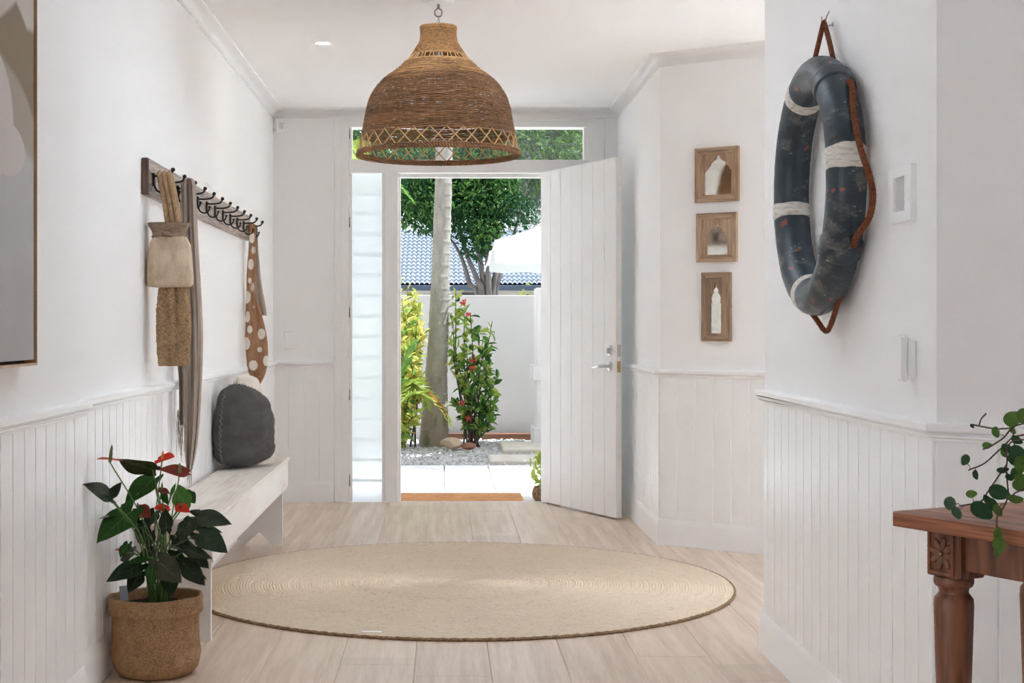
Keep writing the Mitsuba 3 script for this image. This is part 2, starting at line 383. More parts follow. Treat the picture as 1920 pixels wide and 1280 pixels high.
hz, dz, hs = 0.882, 0.972, LW - 0.062
lv = put('lever_handle', rose(hs, hz), CHROME, do, 35, label='satin chrome lever handle')
put('lever', moved(tube(bez([(hs, 0.045, hz), (hs, 0.090, hz), (hs - 0.012, 0.098, hz), (hs - 0.06, 0.099, hz - 0.004), (hs - 0.115, 0.094, hz - 0.010)], 6), [0.010] * 7 + [0.0095] * 6 + list(np.linspace(0.011, 0.005, 12)), 10), DM), CHROME, lv, 60)
dl = put('deadlock', rose(hs, dz, 0.030), CHROME, do, 35, label='round chrome deadlock rose')
put('turn_snib', moved(box(hs - 0.005, hs + 0.005, 0.048, 0.066, dz - 0.018, dz + 0.018, 0.003), DM), CHROME, dl)
put('latch_plate', moved(box(LW - 0.001, LW + 0.0015, 0.006, 0.030, hz - 0.035, hz + 0.030), DM), BRASS, do, label='brass latch plate on the door edge')
put('latch_bolt', moved(box(LW, LW + 0.009, 0.011, 0.025, hz - 0.012, hz + 0.010, 0.002), DM), BRASS, do)
put('deadlock_plate', moved(box(LW - 0.001, LW + 0.0015, 0.006, 0.030, dz - 0.035, dz + 0.035), DM), CHROME, do)
for q in (0.25, 1.05, 1.85):
    put('hinge', tube([(LP[0] + 0.004, LP[1] - 0.006, q), (LP[0] + 0.004, LP[1] - 0.006, q + 0.1)], 0.006, 10), CHROME, do, 40)

# ------------------------------------------------------------------ small fittings on walls and ceiling
PLAS = mat('white_plastic', (0.91, 0.91, 0.91), 0.2, 0.5)
k = thing('power_outlet', 'white double power outlet low on the end wall beside the louvre window', 'power outlet')
ox, oz = -0.974, 1.024
put('plate', box(ox - 0.038, ox + 0.038, Y1 - 0.010, Y1, oz - 0.057, oz + 0.057, 0.004), PLAS, k)
for dzz in (-0.026, 0.026):
    put('rocker_switch', box(ox - 0.008, ox + 0.008, Y1 - 0.0135, Y1 - 0.009, oz + dzz - 0.011, oz + dzz + 0.011, 0.0015), PLAS, k)
k = thing('motion_sensor', 'small white motion sensor high in the corner under the cornice', 'motion sensor')
mm = frame_mat((-1.082, 9.29, 2.383), (0.80, 0.60), (0.60, -0.80))
put('housing', moved(box(-0.004, 0.050, 0.012, 0.060, -0.046, 0.046, 0.008), mm), PLAS, k)
put('lens', moved(box(0.010, 0.040, 0.058, 0.064, -0.024, 0.016, 0.003), mm), mat('sensor_lens', (0.62, 0.62, 0.60), 0.4), k)
put('bracket', box(-1.082, -1.05, 9.27, 9.29, 2.36, 2.40, 0.002), PLAS, k)
k = thing('downlight', 'small round lit downlight recessed in the ceiling', 'downlight')
dx, dy = -0.59, 7.14
ring = lathe([(0.036, 0.0), (0.036, -0.003), (0.044, -0.004), (0.046, -0.001), (0.046, 0.0)], 32, (dx, dy, HC))
put('trim_ring', ring, PLAS, k, 40)
lm = lathe([(0.0, -0.0025), (0.036, -0.0025)], 32, (dx, dy, HC))
if lm.face_normals[:, 2].mean() > 0: lm.invert()
put('lamp', {**mikit.ply(lm, PLAS), 'emitter': {'type': 'area', 'radiance': rgb((9.0, 8.2, 7.2))}}, None, k)

k = thing('intercom', 'square white intercom panel with a small grey screen right of the lifebuoy', 'intercom')
XW = 1.095
fr_ = extrude(Polygon([(3.402, 1.355), (3.566, 1.355), (3.566, 1.481), (3.402, 1.481)]).buffer(0.002).difference(Polygon([(3.447, 1.378), (3.533, 1.378), (3.533, 1.460), (3.447, 1.460)])), 0.013)
sw = np.array([[0, 0, -1, XW], [1, 0, 0, 0], [0, 1, 0, 0], [0, 0, 0, 1.0]])
fr_.apply_transform(sw); fr_.invert() if fr_.volume < 0 else None
put('panel', fr_, PLAS, k)
put('screen', box(XW - 0.007, XW, 3.445, 3.535, 1.376, 1.462), mat('grey_screen', (0.55, 0.55, 0.55), 0.2), k)
put('button', box(XW - 0.0145, XW - 0.012, 3.415, 3.43, 1.40, 1.416, 0.001), PLAS, k)
k = thing('remote_control', 'slim white remote in a glossy wall holder below the intercom', 'remote control')
put('holder', box(XW - 0.018, XW, 3.392, 3.452, 0.985, 1.075, 0.005), PLAS, k)
put('handset', box(XW - 0.034, XW - 0.016, 3.398, 3.446, 0.976, 1.086, 0.007), mat('gloss_plastic', (0.88, 0.88, 0.88), 0.08, 0.6), k)

# ------------------------------------------------------------------ coat rack and what hangs on it
def wood_fn(c0, c1, ax, sc=1.0, seed=0.0):
    """Grain running along axis ax (0 x, 1 y, 2 z)."""
    def fn(p, n, uv):
        q = [p.x, p.y, p.z]; s = [38.0 * sc] * 3; s[ax] = 2.2 * sc
        g = fbm(q[0] * s[0] + seed, q[1] * s[1], q[2] * s[2], 4)
        f = noise(q[0] * s[0] * 7, q[1] * s[1] * 7, q[2] * s[2] * 7 + seed)
        return mix(c0, c1, smoothstep(0.25, 0.8, 0.75 * g + 0.3 * f))
    return fn
RACK = mat('rack_timber', proc(wood_fn((0.11, 0.070, 0.050), (0.36, 0.27, 0.215), 1)), 0.36, 0.8)
rk = thing('coat_rack', 'long weathered timber coat rack with twelve black iron hooks', 'coat rack')
put('backboard', box(XL, -1.056, 5.25, 8.0, 1.578, 1.711, 0.004), RACK, rk)
put('end_trim', box(XL, -1.0558, 5.236, 5.25, 1.5785, 1.7105, 0.004), mat('dark_stain', proc(wood_fn((0.045, 0.024, 0.016), (0.16, 0.085, 0.055), 2)), 0.4, 0.5), rk, label='dark stained end')
IRON = mat('black_iron', (0.022, 0.018, 0.016), 0.42, 0.5, 0.4)
HY = [5.325 + 0.2385 * i for i in range(12)]
def hook_mesh():
    pl_ = box(0, 0.007, -0.015, 0.015, -0.034, 0.012, 0.002)
    up = tube(bez([(0.003, 0, 0.002), (0.03, 0, 0.001), (0.054, 0, 0.004), (0.066, 0, 0.010), (0.071, 0, 0.021)], 6), 0.0036, 8)
    lo = tube(bez([(0.003, 0, -0.028), (0.012, 0, -0.050), (0.030, 0, -0.058), (0.047, 0, -0.050), (0.053, 0, -0.036)], 6), 0.0033, 8)
    b1 = trimesh.creation.icosphere(2, 0.0078); b1.apply_translation((0.072, 0, 0.024))
    b2 = trimesh.creation.icosphere(2, 0.0055); b2.apply_translation((0.053, 0, -0.033))
    return cat_([pl_, up, lo, b1, b2])
hk = mikit.ply(hook_mesh(), IRON, smooth=50)
for y in HY:
    put('hook', hk, None, rk, at=T().translate([-1.056, y, 1.652]))

def rope(P, r, strands=3, pitch=0.03, n=6):
    """A laid rope along the points."""
    P = np.asarray(P, float); s = np.concatenate([[0], np.cumsum(np.linalg.norm(np.diff(P, axis=0), axis=1))])
    m = max(6, int(s[-1] / pitch * 8)); q = np.linspace(0, s[-1], m)
    C = np.stack([np.interp(q, s, P[:, k]) for k in range(3)], 1); t, N, B = frames(C); out = []
    for k in range(strands):
        a = 2 * PI * (q / pitch + k / strands)
        out.append(tube(C + r * 0.5 * (np.cos(a)[:, None] * N + np.sin(a)[:, None] * B), r * 0.56, n))
    return cat_(out)

def jute(p, n, uv):
    g = fbm(p.x * 60.0, p.y * 60.0, p.z * 60.0, 3); f = noise(p.x * 700.0, p.y * 700.0, p.z * 160.0)
    return mix((0.32, 0.195, 0.105), (0.58, 0.41, 0.255), dr.clip(0.6 * g + 0.45 * f, 0, 1))
JUTE = mat('jute_rope', proc(jute), 0.85, 0.2)
def canvas(p, n, uv):
    g = fbm(p.x * 40.0, p.y * 40.0, p.z * 14.0, 4); f = noise(p.x * 420.0, p.y * 420.0, p.z * 420.0)
    return mix((0.45, 0.34, 0.235), (0.70, 0.58, 0.44), smoothstep(0.2, 0.85, 0.8 * g + 0.25 * f))
CANV = mat('beige_canvas', proc(canvas), 0.9, 0.15)
ph = thing('hanging_pouch', 'beige weathered pouch with a netted jute tail hanging on the first hooks', 'hanging pouch')
pc = (-0.996, 5.332)
prof = [(0.0, 1.250), (0.60, 1.248), (0.90, 1.252), (0.985, 1.262), (1.0, 1.280), (0.985, 1.33), (0.945, 1.37), (0.87, 1.405), (0.78, 1.425), (0.70, 1.434)]
def sq(u, w, d, e=0.62):
    c, s = np.cos(2 * PI * u), np.sin(2 * PI * u)
    return w * np.sign(c) * np.abs(c) ** e, d * np.sign(s) * np.abs(s) ** e
def pouch(prof, w, d, c, wob=0.0, e=0.62):
    prof = np.asarray(prof)
    def fn(u, v):
        k = v * (len(prof) - 1); r = np.interp(k, np.arange(len(prof)), prof[:, 0]); z = np.interp(k, np.arange(len(prof)), prof[:, 1])
        X, Y = sq(u, w, d, e); ww = 1 + wob * (meshkit.noise(np.stack([X * 60, Y * 60, z * 25], -1), 4) - 0.5)
        return np.stack([c[0] + r * X * ww, c[1] + r * Y * ww, z], -1)
    return grid(fn, 48, len(prof), True)
put('body', pouch(prof, 0.0815, 0.062, pc, 0.05), CANV, ph, True)
NECK = mat('brown_linen', proc(lambda p, n, uv: mix((0.19, 0.13, 0.09), (0.38, 0.285, 0.21), fbm(p.x * 90.0, p.y * 90.0, p.z * 200.0, 3))), 0.9, 0.15)
put('collar', pouch([(0.72, 1.426), (0.76, 1.432), (0.71, 1.440), (0.72, 1.450), (0.87, 1.474), (0.89, 1.481), (0.85, 1.483), (0.72, 1.462), (0.3, 1.455)], 0.0815, 0.062, (pc[0] - 0.004, pc[1]), 0.08), NECK, ph, True)
put('tie', tube([(pc[0] + 0.0585 * math.cos(t), pc[1] + 0.045 * math.sin(t), 1.437) for t in np.linspace(0, 2 * PI, 40)[:-1]], 0.0035, 6, True), NECK, ph, True)
put('knot', tube(bez([(pc[0] - 0.02, pc[1] - 0.047, 1.446), (pc[0], pc[1] - 0.056, 1.441), (pc[0] + 0.022, pc[1] - 0.047, 1.436)], 6), [0.004] * 4 + [0.008] * 5 + [0.004] * 4, 8), NECK, ph, True)
for x0, x1, x2 in ((-1.033, -1.007, -0.999), (-1.014, -0.988, -0.980), (-0.996, -0.970, -0.961)):
    put('rope', rope(bez([(x0, 5.327, 1.6665), (x0 + 0.004, 5.306, 1.645), (x1 - 0.004, 5.300, 1.56), (x2, 5.308, 1.465)], 8), 0.0094, 3, 0.034), JUTE, ph, 60)
    put('rope', rope(bez([(x0, 5.323, 1.6665), (x0 + 0.004, 5.346, 1.645), (x1 - 0.004, 5.352, 1.55), (x2, 5.350, 1.465)], 8), 0.0090, 3, 0.034), JUTE, ph, 60)
def net(p, n, uv):
    a = dr.sin(p.z * 620.0 + p.x * 760.0); b = dr.sin(p.z * 620.0 - p.x * 760.0 + p.y * 300.0)
    t = dr.clip(0.45 + 0.12 * (a + b) + 1.3 * (fbm(p.x * 150.0, p.y * 150.0, p.z * 150.0, 4) - 0.5) + 0.25 * (noise(p.x * 40.0, p.y * 40.0, p.z * 12.0) - 0.5), 0, 1)
    return mix((0.21, 0.125, 0.065), (0.54, 0.375, 0.225), t)
NET = mat('jute_net', proc(net), 0.95, 0.1)
def netfn(u, v):
    z = 1.262 - v * 0.298
    w = 0.050 + 0.010 * np.sin(v * PI) + 0.004 * v
    a = 2 * PI * u
    fold = 1 + 0.10 * np.sin(3 * a + 2.0 + 1.5 * v) + 0.05 * np.sin(7 * a - 1.2 * v) - 0.34 * np.exp(-((np.angle(np.exp(1j * (a + 1.05 + 0.25 * v)))) / 0.20) ** 2) * (1 - 0.5 * v) - 0.20 * np.exp(-((np.angle(np.exp(1j * (a + 1.95 - 0.2 * v)))) / 0.22) ** 2)
    P_ = np.stack([-0.986 + 0.006 * v + w * fold * np.cos(a), 5.332 + 0.8 * w * fold * np.sin(a), z + 0 * u], -1)
    q = meshkit.fbm(P_ * 130.0, 2, 2) - 0.5
    return P_ + 0.009 * q[..., None] * np.stack([np.cos(a), np.sin(a), 0 * a], -1)
nm = grid(netfn, 144, 90, True)
cap = trimesh.Trimesh(*(lambda ring: (np.vstack([ring, ring.mean(0)]), [[(i + 1) % 144, i, 144] for i in range(144)]))(nm.vertices.reshape(144, 90, 3)[:, -1]), process=False)
put('net_tail', cat_([nm, cap]), NET, ph, True)

# scarf
def linen(p, n, uv):
    g = fbm(p.x * 70.0, p.y * 40.0, p.z * 9.0, 4); f = noise(p.x * 900.0, p.y * 900.0, p.z * 500.0)
    return mix((0.29, 0.235, 0.20), (0.50, 0.42, 0.365), dr.clip(0.7 * g + 0.35 * f, 0, 1))
LIN = mat('taupe_linen', proc(linen), 0.95, 0.15)
sf = thing('scarf', 'long crinkled taupe linen scarf hanging from the third hook', 'scarf')
def tail(ctl, y0, th, nf, seed, fray):
    """ctl rows: z, x left, x right."""
    ctl = np.asarray(ctl)
    def fn(u, v):
        z = ctl[0, 0] + v * (ctl[-1, 0] - ctl[0, 0])
        L = np.interp(-z, -ctl[:, 0], ctl[:, 1]); R = np.interp(-z, -ctl[:, 0], ctl[:, 2])
        a = 2 * PI * u; c, h = (L + R) / 2, (R - L) / 2
        s = np.sin(a); q = np.cos(a) * nf
        pl_ = 0.34 * np.sin(q * 2.3 + seed + 1.6 * v) + (0.26 * np.sin(q * 4.7 + 3.0 * seed - 2.2 * v) + 0.14 * np.sin(q * 9.1 + seed + 3.1 * v) if nf > 1 else 0.16 * np.sin(5.0 * q + 2 * v))
        x = c + h * np.cos(a) * (1 + 0.04 * np.sin(14 * v + seed))
        y = y0 + th * (0.55 * s + pl_) + 0.004 * (meshkit.noise(np.stack([x * 90, z * 30, s * 3], -1), 5) - 0.5)
        zz = z + fray * np.where(v > 0.999, meshkit.noise(np.stack([x * 200, s * 2 + 9, 0 * x], -1), 8) - 0.5, 0)
        return np.stack([x, y, zz], -1)
    return grid(fn, 110, 110, True)
put('tail', tail([(1.690, -1.012, -0.990), (1.682, -1.030, -0.982), (1.655, -1.036, -0.977), (1.50, -1.036, -0.970), (1.30, -1.030, -0.958), (1.10, -1.026, -0.951), (0.95, -1.026, -0.950), (0.82, -1.026, -0.955), (0.70, -1.022, -0.964), (0.60, -1.018, -0.978), (0.545, -1.012, -0.990)], 5.764, 0.022, 2.6, 0.7, 0.03), LIN, sf, True)
put('tail', tail([(1.684, -1.030, -1.000), (1.655, -1.046, -1.004), (1.40, -1.062, -1.014), (1.10, -1.066, -1.018), (0.95, -1.060, -1.018), (0.895, -1.054, -1.018), (0.82, -1.053, -1.018), (0.735, -1.053, -1.018)], 5.842, 0.022, 2.2, 2.1, 0.05), LIN, sf, True, label='shorter tail with a frayed end')
put('fold', grid(lambda u, v: np.stack([-1.040 + 0.052 * v, 5.802 - 0.048 * np.cos(PI * u), 1.664 + 0.020 * np.sin(PI * u) + 0.002 * np.sin(20 * v)], -1), 14, 16), LIN, sf, True)
fr = []
for i in range(46):
    x = -1.060 + 0.036 * rng.random(); z0 = 0.75 + 0.03 * rng.random(); L = 0.05 + 0.14 * rng.random(); y = 5.832 + 0.014 * rng.random(); w = rng.normal(0, 0.004, 2)
    fr.append(tube([(x, y, z0), (x + w[0], y, z0 - L / 2), (x + w[1], y, z0 - L)], 0.0007, 3))
for i in range(30):
    x = -1.012 + 0.022 * rng.random(); z0 = 0.560; L = 0.02 + 0.06 * rng.random(); y = 5.755 + 0.02 * rng.random()
    fr.append(tube([(x, y, z0), (x + rng.normal(0, 0.003), y, z0 - L)], 0.0007, 3))
put('fringe', cat_(fr), LIN, sf, kind='stuff')

# dotted bag
DOTS = [(-1.0364, 1.5884, 0.0183, 0.0289), (-1.0265, 1.5213, 0.0107, 0.0206), (-1.0608, 1.4954, 0.0076, 0.0076), (-1.0402, 1.4459, 0.0160, 0.0289), (-1.0455, 1.3560, 0.0091, 0.0168), (-1.0303, 1.3218, 0.0091, 0.0267), (-1.0592, 1.2684, 0.0206, 0.0335), (-1.0554, 1.1618, 0.0129, 0.0305), (-1.0790, 1.1329, 0.0069, 0.0114), (-1.0440, 1.0948, 0.0145, 0.0206), (-0.9831, 1.0704, 0.0206, 0.0289), (-1.0631, 1.0194, 0.0213, 0.0335), (-0.9922, 0.9859, 0.0137, 0.0137), (-1.0775, 0.9318, 0.0114, 0.0152), (-1.0265, 0.9013, 0.0229, 0.0274), (-0.9572, 0.9257, 0.0168, 0.0274), (-1.0684, 0.8495, 0.0213, 0.0229), (-1.0242, 1.2151, 0.0046, 0.0076)]
def dotted(p, n, uv):
    d = mi.Float(1e9)
    for x, z, a, b in DOTS:
        d = dr.minimum(d, dr.square((p.x - x) / a) + dr.square((p.z - z) / b))
    base = mix((0.29, 0.155, 0.085), (0.42, 0.245, 0.15), fbm(p.x * 60.0, p.y * 60.0, p.z * 24.0, 3))
    return dr.select(d < 1.0, mi.Color3f(0.80, 0.755, 0.68), base)
DOT = mat('dotted_linen', proc(dotted), 0.9, 0.15)
db = thing('dotted_bag', 'brown cloth bag with cream polka dots hanging from the last hook', 'bag')
put('strap', tail([(1.668, -1.046, -1.026), (1.650, -1.052, -1.016), (1.55, -1.052, -1.014), (1.45, -1.060, -1.014), (1.35, -1.064, -1.018), (1.25, -1.068, -1.016), (1.16, -1.070, -1.010)], 7.905, 0.016, 1, 0.4, 0), DOT, db, True)
put('strap', tail([(1.664, -1.044, -1.022), (1.645, -1.044, -1.012), (1.50, -1.040, -1.006), (1.38, -1.036, -0.996), (1.27, -1.030, -0.978), (1.17, -1.030, -0.962)], 7.968, 0.014, 1, 1.9, 0), mat('lining', (0.42, 0.36, 0.30), 0.9, 0.15), db, True, label='paler inner strap')
put('body', tail([(1.34, -1.050, -1.032), (1.30, -1.056, -1.024), (1.25, -1.063, -1.006), (1.20, -1.067, -0.986), (1.12, -1.070, -0.966), (1.03, -1.070, -0.953), (0.96, -1.068, -0.946), (0.905, -1.064, -0.948), (0.86, -1.052, -0.960), (0.825, -1.034, -0.976), (0.797, -1.010, -0.994), (0.792, -1.006, -0.998)], 7.905, 0.036, 1, 0.2, 0), DOT, db, True)
put('knot', cat_([tube(bez([(-1.008, 7.885, 0.858), (-0.995, 7.865, 0.838), (-0.975, 7.866, 0.856), (-0.957, 7.885, 0.885)], 6), [0.004] * 6 + [0.009] * 8 + [0.004] * 5, 8), tube(bez([(-0.990, 7.870, 0.836), (-0.999, 7.862, 0.812), (-1.004, 7.875, 0.786)], 5), 0.007, 6)]), DOT, db, True)

# ------------------------------------------------------------------ bench and cushions
def worn(p, n, uv):
    g = fbm(p.x * 7.0, p.y * 2.2, p.z * 7.0, 4); f = fbm(p.x * 60.0, p.y * 14.0, p.z * 60.0, 3)
    w = smoothstep(0.70, 0.80, 0.62 * g + 0.42 * f)
    c = mix((0.80, 0.775, 0.745), (0.70, 0.655, 0.60), dr.clip(1.6 * (g - 0.35), 0, 1))
    return mix(c, (0.55, 0.46, 0.38), 0.45 * w)
SEAT = mat('worn_cream_timber', proc(lambda p, n, uv: mix((0.73, 0.685, 0.62), (0.62, 0.555, 0.48), smoothstep(0.35, 0.75, 0.7 * fbm(p.x * 14.0, p.y * 2.0, 0.0, 4) + 0.3 * noise(p.x * 130.0, p.y * 8.0, 0.0)))), 0.5, 0.4)
BENCH = mat('worn_white_timber', proc(worn), 0.45, 0.45)
be = thing('bench', 'long worn white painted timber bench against the coat rack wall', 'bench')
BX0, BX1, BY0, BY1 = -1.052, -0.797, 5.06, 7.525
put('seat', box(BX0, BX1 + 0.007, BY0, BY1, 0.4255, 0.443, 0.003), SEAT, be, label='cream worn seat board')
put('nosing', box(BX0, BX1 + 0.001, BY0 + 0.002, BY1 - 0.002, 0.4175, 0.4255, 0.002), BENCH, be)
c_ = 0.028
fp = Polygon([(BY0 + c_, 0.288), (BY1 - c_, 0.288), (BY1, 0.288 + c_), (BY1, 0.4175), (BY0, 0.4175), (BY0, 0.288 + c_)])
fm = extrude(fp, 0.020); fm.apply_transform(np.array([[0, 0, 1, -0.820], [1, 0, 0, 0], [0, 1, 0, 0], [0, 0, 0, 1.0]]))
put('apron', fm, BENCH, be)
fm2 = fm.copy(); fm2.apply_translation((-0.234 + 0.014, 0, 0)); put('apron', fm2, BENCH, be)
lp = Polygon([(-1.048, 0), (-1.010, 0), (-0.938, 0.068), (-0.866, 0), (-0.8205, 0), (-0.8205, 0.4174), (-1.031, 0.4174), (-1.031, 0.30), (-1.048, 0.30)])
for y in (5.160, 7.435):
    m = extrude(lp, 0.024); m.apply_transform(np.array([[1, 0, 0, 0], [0, 0, 1, y], [0, 1, 0, 0], [0, 0, 0, 1.0]])); m.invert() if m.volume < 0 else None
    put('leg', m, BENCH, be)

def cushion(w, h, t, seed, puff=0.55, sag=0.0, drop=0.0, rnd=0.30, n=64):
    """Upright pillow: local x width, z height, y thickness."""
    def side(s):
        def fn(u, v):
            a, b = 2 * u - 1, 2 * v - 1
            e = (np.clip(1 - np.abs(a) ** 2.6, 0, 1) * np.clip(1 - np.abs(b) ** 2.6, 0, 1)) ** puff
            pin = 1 - 0.07 * (np.abs(a * b) ** 0.8 < -1)
            k_ = np.sqrt(1 - rnd * np.abs(a * b) ** 2.2); x = a * w / 2 * k_; z = b * h / 2 * k_ - drop * h * ((1 + a) / 2) ** 1.6 * ((1 + b) / 2)
            p3 = np.stack([x * 9, z * 9 + s, 0 * x + seed], -1)
            wr = (meshkit.fbm(p3 * np.array([1.0, 2.2, 1]), 4, seed) - 0.5) * 0.034 * np.minimum(1, e * 2)
            e2 = e * (1 + sag * (-b))
            return np.stack([x, s * (t / 2 * e2) + wr * s, z], -1)
        m = grid(fn, n, n)
        if s > 0: m.invert()
        return m
    return cat_([side(1), side(-1)])
def place(mesh, c, yaw, lean=0.0):
    m = mesh.copy(); m.apply_transform(trimesh.transformations.rotation_matrix(lean, (1, 0, 0)))
    m.apply_transform(trimesh.transformations.rotation_matrix(yaw, (0, 0, 1))); m.apply_translation(c); return m
def greyf(p, n, uv):
    g = fbm(p.x * 16.0, p.y * 16.0, p.z * 30.0, 4); f = noise(p.x * 800.0, p.y * 800.0, p.z * 800.0)
    return mix((0.060, 0.056, 0.055), (0.125, 0.118, 0.114), dr.clip(0.7 * g + 0.3 * f, 0, 1))
GREY = mat('charcoal_linen', proc(greyf), 0.9, 0.15, sheen=0.3)
cu = thing('cushion', 'plump charcoal linen cushion with frayed edges standing on the bench', 'cushion')
CW, CH, CT = 0.42, 0.405, 0.19
cyaw = math.radians(66)
cc = (-0.942, 6.935, 0.4445 + CH / 2 * math.cos(0.06) + 0.004)
put('cover', place(cushion(CW, CH, CT, 3, 0.42, 0.22, 0.20), cc, cyaw, 0.06), GREY, cu, True)
fr = []
P0 = []
for k in range(220):
    q = k / 220 * 4; s = q % 1; e = int(q); o = 0.5
    a, b = [(2 * s - 1, -1), (1, 2 * s - 1), (1 - 2 * s, 1), (-1, 1 - 2 * s)][e]
    k_ = math.sqrt(1 - 0.30 * abs(a * b) ** 2.2); x = a * CW / 2 * k_; z = b * CH / 2 * k_ - 0.20 * CH * ((1 + a) / 2) ** 1.6 * ((1 + b) / 2)
    P0.append((x, 0.006 * math.sin(k * 1.7), z))
    if b > -0.99:
        d = np.array([a, 0, b]) / math.hypot(a, b) * (0.003 + 0.007 * rng.random()); j = rng.normal(0, 0.002, 3)
        fr.append(tube([np.array(P0[-1]), np.array(P0[-1]) + d * 0.5 + j, np.array(P0[-1]) + d + 1.5 * j], 0.0011, 4))
P0 = np.array(P0); fl_ = tube(P0 + rng.normal(0, 0.0012, P0.shape), 0.0035, 5, True)
FRAY = mat('charcoal_fringe', (0.17, 0.165, 0.165), 0.9, 0.1)
put('frayed_edge', place(cat_(fr + [fl_]), cc, cyaw, 0.06), FRAY, cu, kind='stuff')
CREAM = mat('cream_cotton', (0.76, 0.70, 0.62), 0.9, 0.15)
cu2 = thing('cushion', 'cream cushion propped behind the charcoal cushion', 'cushion')
put('cover', place(cushion(0.42, 0.43, 0.12, 9, 0.45, 0.15, 0.06, 0.10), (-0.985, 7.308, 0.4445 + 0.218), math.radians(84), 0.04), CREAM, cu2, True)

# ------------------------------------------------------------------ round rug
RC, RR, RT = (0.069, 6.316), 1.158, 0.012
def rugf(p, n, uv):
    dx_, dy_ = p.x - RC[0], p.y - RC[1]; r = dr.sqrt(dx_ * dx_ + dy_ * dy_); a = dr.atan2(dy_, dx_)
    row = dr.floor(r / 0.0125 + a / (2 * PI))
    st = noise(a * r * 75.0 + row * 7.3, r * 210.0, 0.0); st2 = noise(a * r * 260.0 + row * 3.1, row, 4.0)
    br = fbm(r * 5.0, 0.0, 3.0, 3)
    c = mix((0.64, 0.52, 0.385), (0.84, 0.72, 0.57), dr.clip(0.55 * st2 + 0.35 * br + 0.15, 0, 1))
    return mix(c, (0.46, 0.37, 0.26), 0.6 * smoothstep(0.80, 0.95, st))
RUG = mat('natural_jute', proc(rugf), 0.95, 0.1)
rg = thing('rug', 'large round natural jute rug on the oak floor', 'rug')
K = 92
pr = [(0.0, RT)]
for k in range(K):
    r0 = RR * k / K; w = RR / K
    pr += [(r0 + w * 0.12, RT * 0.72), (r0 + w * 0.32, RT), (r0 + w * 0.68, RT), (r0 + w * 0.92, RT * 0.74)]
pr += [(RR, RT * 0.45), (RR - 0.002, 0.0006)]
put('braid', lathe(pr, 200, (RC[0], RC[1], 0)), RUG, rg, True)
EDGE = mat('rug_binding', proc(lambda p, n, uv: mix((0.17, 0.105, 0.055), (0.40, 0.28, 0.17), noise(dr.atan2(p.y - RC[1], p.x - RC[0]) * 190.0, p.z * 200.0, 0.0))), 0.95, 0.1)
ang = np.linspace(0, 2 * PI, 721)[:-1]
put('binding', cat_([tube(np.stack([RC[0] + (RR + 0.003) * np.cos(ang) + 0 * ang, RC[1] + (RR + 0.003) * np.sin(ang), 0.0062 + 0.0012 * np.sin(ang * 180)], 1), 0.0058, 6, True)]), EDGE, rg, True, label='darker braided edge')
put('care_label', moved(box(-0.037, 0.037, -0.011, 0.011, 0, 0.0012), np.array([[0.99, 0.10, 0, -0.260], [-0.10, 0.99, 0, 5.262], [0, 0, 1, RT + 0.0002], [0, 0, 0, 1.0]])), mat('white_cloth', (0.82, 0.80, 0.80), 0.8), rg, label='small white cloth label')

# ------------------------------------------------------------------ lifebuoy
LC, LR, Lr = np.array([1.036, 4.075, 1.494]), 0.300, 0.0515
def navy(p, n, uv):
    g = fbm(p.x * 30.0, p.y * 30.0, p.z * 30.0, 5); q = fbm(p.x * 14.0 + 5.0, p.y * 14.0, p.z * 14.0, 4); s = noise(p.x * 170.0, p.y * 170.0, p.z * 170.0)
    c = mix((0.020, 0.036, 0.050), (0.045, 0.066, 0.082), g)
    e = smoothstep(0.60, 0.76, 0.6 * q + 0.4 * g + 0.10 * s)
    c = mix(c, (0.16, 0.155, 0.135), 0.55 * e)
    fl2 = smoothstep(0.74, 0.80, 0.5 * s + 0.55 * g)
    c = mix(c, (0.30, 0.31, 0.30), 0.6 * fl2)
    ru = smoothstep(0.735, 0.775, fbm(p.x * 34.0 + 31.0, p.y * 34.0 + 7.0, p.z * 22.0, 3))
    return mix(c, (0.30, 0.075, 0.040), 0.8 * ru)
NAVY = mat('worn_navy_paint', proc(navy), 0.36, 0.5)
lb = thing('lifebuoy', 'worn navy lifebuoy with white bands and rust coloured rope on the wall', 'lifebuoy')
def tor(a, b, R=LR, r=Lr, ex=1.0):
    """Point at ring angle a (0 top, + towards the door) and tube angle b (0 outwards from the ring's centre, pi/2 into the room)."""
    rad = R + r * np.cos(b)
    return np.stack([LC[0] - r * ex * np.sin(b), LC[1] + rad * np.sin(a), LC[2] + 1.02 * rad * np.cos(a)], -1)
def wob(P_): return P_ + 0.004 * (meshkit.fbm(P_ * 14.0, 3, 4)[..., None] - 0.5) * np.array([1, 1, 1])
rm = grid(lambda u, v: wob(tor(2 * PI * u, 2 * PI * v)), 120, 41, True)
put('ring', rm, NAVY, lb, True)
BAND = mat('white_band', proc(lambda p, n, uv: mix((0.50, 0.46, 0.40), (0.76, 0.73, 0.68), smoothstep(0.2, 0.6, fbm(p.x * 60.0, p.y * 60.0, p.z * 160.0, 3)))), 0.6, 0.3)
for a0, wd in ((27, 9.5), (99, 9.5), (167, 8.5), (278, 11)):
    a0, wd = math.radians(a0), math.radians(wd)
    def bf(u, v):
        aa = a0 + wd * (v - 0.5) * (1 + 0.05 * np.sin(9 * u * PI)); rr = Lr + np.where((v < 0.01) | (v > 0.99), -0.001, 0.0022)
        return wob(tor(aa, 2 * PI * u, LR, rr))
    put('white_band', grid(bf, 48, 9, True), BAND, lb, True)
for a0 in (-36, -126):
    a0 = math.radians(a0)
    put('rope_strap', grid(lambda u, v: wob(tor(a0 + 0.16 * (v - 0.5), 2 * PI * u, LR, np.where((v < .03) | (v > .97), Lr - 0.002, Lr + 0.004))), 40, 10, True), NAVY, lb, True, label='navy strap holding the rope')
